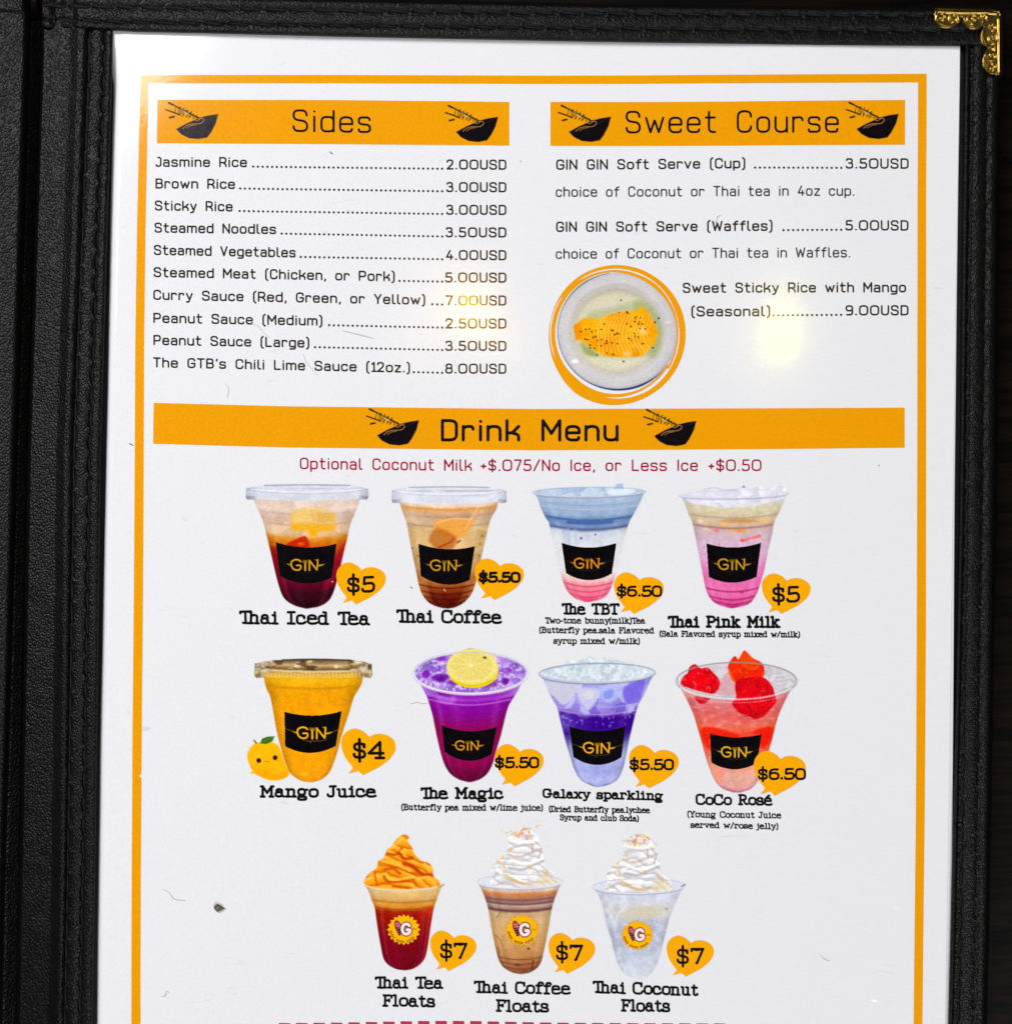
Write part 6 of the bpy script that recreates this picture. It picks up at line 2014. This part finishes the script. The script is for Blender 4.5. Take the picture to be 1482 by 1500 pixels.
def coffee_float():
    left = [(701, 1296), (706, 1305), (711, 1318), (715, 1332), (718, 1350), (722, 1372), (727, 1395), (731, 1408), (738, 1418), (750, 1425), (762, 1427.5)]
    right = [(822, 1295), (817, 1305), (812, 1318), (808, 1332), (805, 1350), (801, 1372), (796, 1395), (793, 1408), (787, 1418), (776, 1425), (764, 1427.5)]
    C = Cup((692, 1204, 832, 1433), left, right,
            [(1296, (222, 216, 216)), (1302, (214, 188, 168)), (1306, (206, 132, 76)), (1312, (178, 120, 92)), (1318, (150, 112, 104)), (1324, (190, 160, 146)), (1331, (140, 100, 92)), (1335, (196, 162, 124)), (1345, (206, 170, 122)), (1365, (208, 164, 108)), (1385, (200, 150, 94)), (1402, (180, 126, 78)), (1412, (160, 104, 66)), (1422, (132, 78, 52)), (1428, (116, 70, 52))], 4.5, 62, 2.0, 0.12)
    P = C.P
    C.rib(1315, 1.2, (112, 80, 80), 0.7)
    C.rib(1321, 1.4, (104, 66, 66), 0.75)
    C.rib(1331, 1.6, (96, 60, 60), 0.75)
    for y in (1402, 1409, 1416):
        C.rib(y, 0.9, (104, 56, 40), 0.6)
    P.lay(P.line([(733, 1337), (730, 1341), (727, 1345)], 1.4, 1.2), (120, 96, 80), 0.7)
    P.lay(P.line([(724, 1370), (732, 1376), (736, 1388)], 1.3, 1.4), (140, 92, 56), 0.7)
    P.lay(P.ell(774, 1390.5, 2.4, 1.8, 1.6), (110, 60, 46), 0.8)
    P.lay(P.line([(781, 1408), (780, 1414), (778, 1420)], 2.4, 1.6), (84, 44, 36), 0.7)
    P.lay(P.line([(730, 1395), (728, 1388), (731, 1402)], 2, 2), (140, 80, 50), 0.6)
    P.lay(P.ell(758, 1414, 5, 2, 2), (90, 48, 36), 0.6)
    P.lay(P.ell(761.5, 1292, 60, 10, 1.4), (218, 220, 230))
    cream(P, 0, 0, 71)
    rim(P, 761.5, 1292, 62, 10.5, (192, 196, 214), 2.2, 0.7)
    P.grain(4.5)
    d = P.mesh('drink_photo', 1, sheet)
    cone_sticker(764.6, 1363.4, 25.4, d, 2)
    bubble(803, 1367.4, 871.5, 1427.2, '$7', 813.6, 853.4, 1408.2, 25, d, 3.6)
    caption([('Thai Coffee', 693.6, 1455.6, 835.4, 1458, 18.8, 3.4), ('Floats', 725.8, 1483, 804, 1484, 19, 3.4)], d)


coffee_float()


def coconut_float():
    left = [(871, 1304), (877, 1313), (882, 1326), (887, 1340), (890, 1355), (895, 1376), (900, 1398), (905, 1413), (913, 1425), (924, 1432), (934, 1434.5)]
    right = [(1000, 1302), (995, 1311), (989, 1324), (982, 1340), (977, 1358), (972, 1378), (967, 1398), (962, 1413), (955, 1425), (946, 1432), (936, 1434.5)]
    C = Cup((861, 1207, 1010, 1440), left, right,
            [(1300, (214, 216, 228)), (1312, (206, 208, 222)), (1322, (206, 206, 212)), (1334, (208, 204, 200)), (1344, (188, 190, 202)), (1360, (176, 180, 198)), (1378, (178, 182, 200)), (1394, (188, 193, 208)), (1410, (198, 203, 216)), (1426, (206, 211, 222)), (1436, (214, 218, 226))], 4.5, 63, 3.2, 0.05, 0.10)
    P = C.P
    P.lay(C.body * np.clip((vnoise(P.X, P.Y, 7, 33) - 0.55) * 3, 0, 1), (222, 226, 234), 0.4)
    P.lay(P.mask([(912, 1336), (930, 1328), (970, 1330), (968, 1342), (940, 1346), (910, 1346)], 7, True) * C.body, (206, 196, 172), 0.7)
    P.lay(P.line([(885, 1330), (896, 1344), (899, 1354), (905, 1340), (920, 1326)], 2.4, 2.4), (222, 226, 234), 0.75)
    P.lay(P.line([(884, 1328), (888, 1350), (894, 1372)], 2.4, 2.2), (160, 164, 186), 0.5)
    P.lay(P.line([(975, 1331), (977, 1332)], 1.4, 1.0), (40, 40, 46), 0.8)
    P.lay(P.ell(935.5, 1298.5, 65, 10.5, 1.4), (216, 219, 231))
    s0 = (169, 8.2)
    cream(P, s0[0], s0[1], 72)
    rim(P, 935.5, 1298.5, 67, 11, (186, 189, 212), 2.4, 0.75, -1.0)
    P.lay(P.line([(998, 1299), (1003, 1296)], 1.6, 1.2), (70, 76, 110), 0.8)
    P.grain(4.5)
    d = P.mesh('drink_photo', 1, sheet)
    cone_sticker(933.2, 1370.4, 24.2, d, 3)
    bubble(976, 1371, 1045.3, 1431.2, '$7', 990, 1030.6, 1413.2, 25, d, 3.6)
    caption([('Thai Coconut', 867.6, 1455.4, 1022.6, 1460, 18.8, 3.4), ('Floats', 909.2, 1482.4, 981.6, 1483.4, 19, 3.4)], d)


coconut_float()

# dashed red rule whose top edge just enters the bottom of the photograph
f = Field(395, 1490, 1080, 1516, 1.0)
for q in range(26):
    x = 408 + q * 25.5
    rise = 3.0 * math.exp(-((x - 640) / 130.0) ** 2) + 0.5 * math.exp(-((x - 760) / 260.0) ** 2)
    f.poly([(x, 1499.5 - rise), (x + 17, 1499.8 - rise), (x + 17, 1511), (x, 1511)])
f.mesh('dashed_rule', M_DASH, 1, sheet)


# ------------------------------------------------------------------ bits lying on the sheet
def crumb():
    rs = np.random.RandomState(4)
    n, m = 10, 14
    V = []
    F = []
    for i in range(n + 1):
        th = math.pi * i / n
        for j in range(m):
            ph = 2 * math.pi * j / m
            r = 1 + 0.18 * math.sin(3 * ph + 1) + 0.12 * rs.randn() * math.sin(th)
            x = 7.2 * r * math.sin(th) * math.cos(ph)
            y = 5.2 * r * math.sin(th) * math.sin(ph)
            if y > 0:
                x *= max(0.15, 1 - y / 7.5)
            z = 0.00055 * math.cos(th)
            qx, qy = world_xy(320.5 + x, 1329.5 + y, 0)
            V.append((float(qx), float(qy), z + 0.0005 + float(page_z(320, 1330))))
    for i in range(n):
        for j in range(m):
            a = i * m + j
            b = i * m + (j + 1) % m
            F.append((a, b, b + m, a + m))
    o = make_mesh('food_crumb', np.array(V), [np.array(F)[:, ::-1]], M_CRUMB)
    tag(o, 'small brown crumb lying on the white sheet near its lower left', 'crumb')


crumb()


def fibre(pts, r, label):
    p = smooth_open(pts, 5)
    V = []
    F = []
    R = 6
    n = len(p)
    for i, (x, y) in enumerate(p):
        t = p[min(i + 1, n - 1)] - p[max(i - 1, 0)]
        t = t / (np.linalg.norm(t) + 1e-9)
        nx_, ny_ = -t[1], t[0]
        rr = r * (0.5 + 0.5 * math.sin(math.pi * min(max(i / (n - 1), .1), .9)))
        zc = float(page_z(x, y)) + rr * PX + 0.00004
        for k in range(R):
            a = 2 * math.pi * k / R
            qx, qy = world_xy(x + nx_ * rr * math.cos(a), y + ny_ * rr * math.cos(a))
            V.append((float(qx), float(qy), zc + rr * PX * math.sin(a)))
    for i in range(n - 1):
        for k in range(R):
            a = i * R + k
            b = i * R + (k + 1) % R
            F.append((a, b, b + R, a + R))
    o = make_mesh('lint_fibre', np.array(V), [np.array(F)], M_SPECK if r > 0.65 else M_LINT)
    tag(o, label, 'lint', 'lint fibres on the sheet')


fibre([(502, 484.5), (525, 490), (547, 495.5)], 0.45, 'straight dark fibre under the Peanut Sauce (Medium) dotted line')
fibre([(366, 473), (377, 477), (386, 487), (394, 494)], 0.35, 'thin curved fibre between the two Peanut Sauce lines')
fibre([(444, 519), (450, 532), (465, 550)], 0.35, 'thin slanting fibre beside the words Chili Lime Sauce')
fibre([(239, 1303), (248, 1307), (256, 1317), (272, 1319)], 0.4, 'wavy grey fibre left of the brown crumb')
fibre([(236, 1460), (242, 1459), (244, 1452), (248, 1455)], 0.4, 'tiny hooked fibre low beside the left orange border')
fibre([(601, 1031), (612, 1029), (618, 1031), (628, 1030)], 0.35, 'fine grey fibre left of the purple drink with the lemon slice')
fibre([(483, 222), (487, 225.5)], 0.8, 'dark speck just under the Sides banner')
fibre([(189, 650), (195, 652)], 0.7, 'dark speck at the left orange border beside the Drink Menu banner')
fibre([(762, 235.5), (762.4, 236)], 0.9, 'black dot of dirt right of the 2.00USD price')
fibre([(601, 860.5), (604, 861.5)], 0.8, 'small black speck left of the base of the Thai Coffee cup')
fibre([(1201, 1399), (1207, 1405), (1215, 1408)], 0.5, 'curved grey fibre in the blank area right of the last price bubble')
fibre([(1056, 315), (1050, 318), (1049, 324), (1046, 327)], 0.35, 'fine curled fibre above the word Waffles')
fibre([(330, 562), (335, 570), (333, 582)], 0.35, 'thin upright fibre below the Chili Lime Sauce line')
fibre([(1286, 681.5), (1287.5, 682)], 0.8, 'tiny dark speck under the right end of the Drink Menu banner')
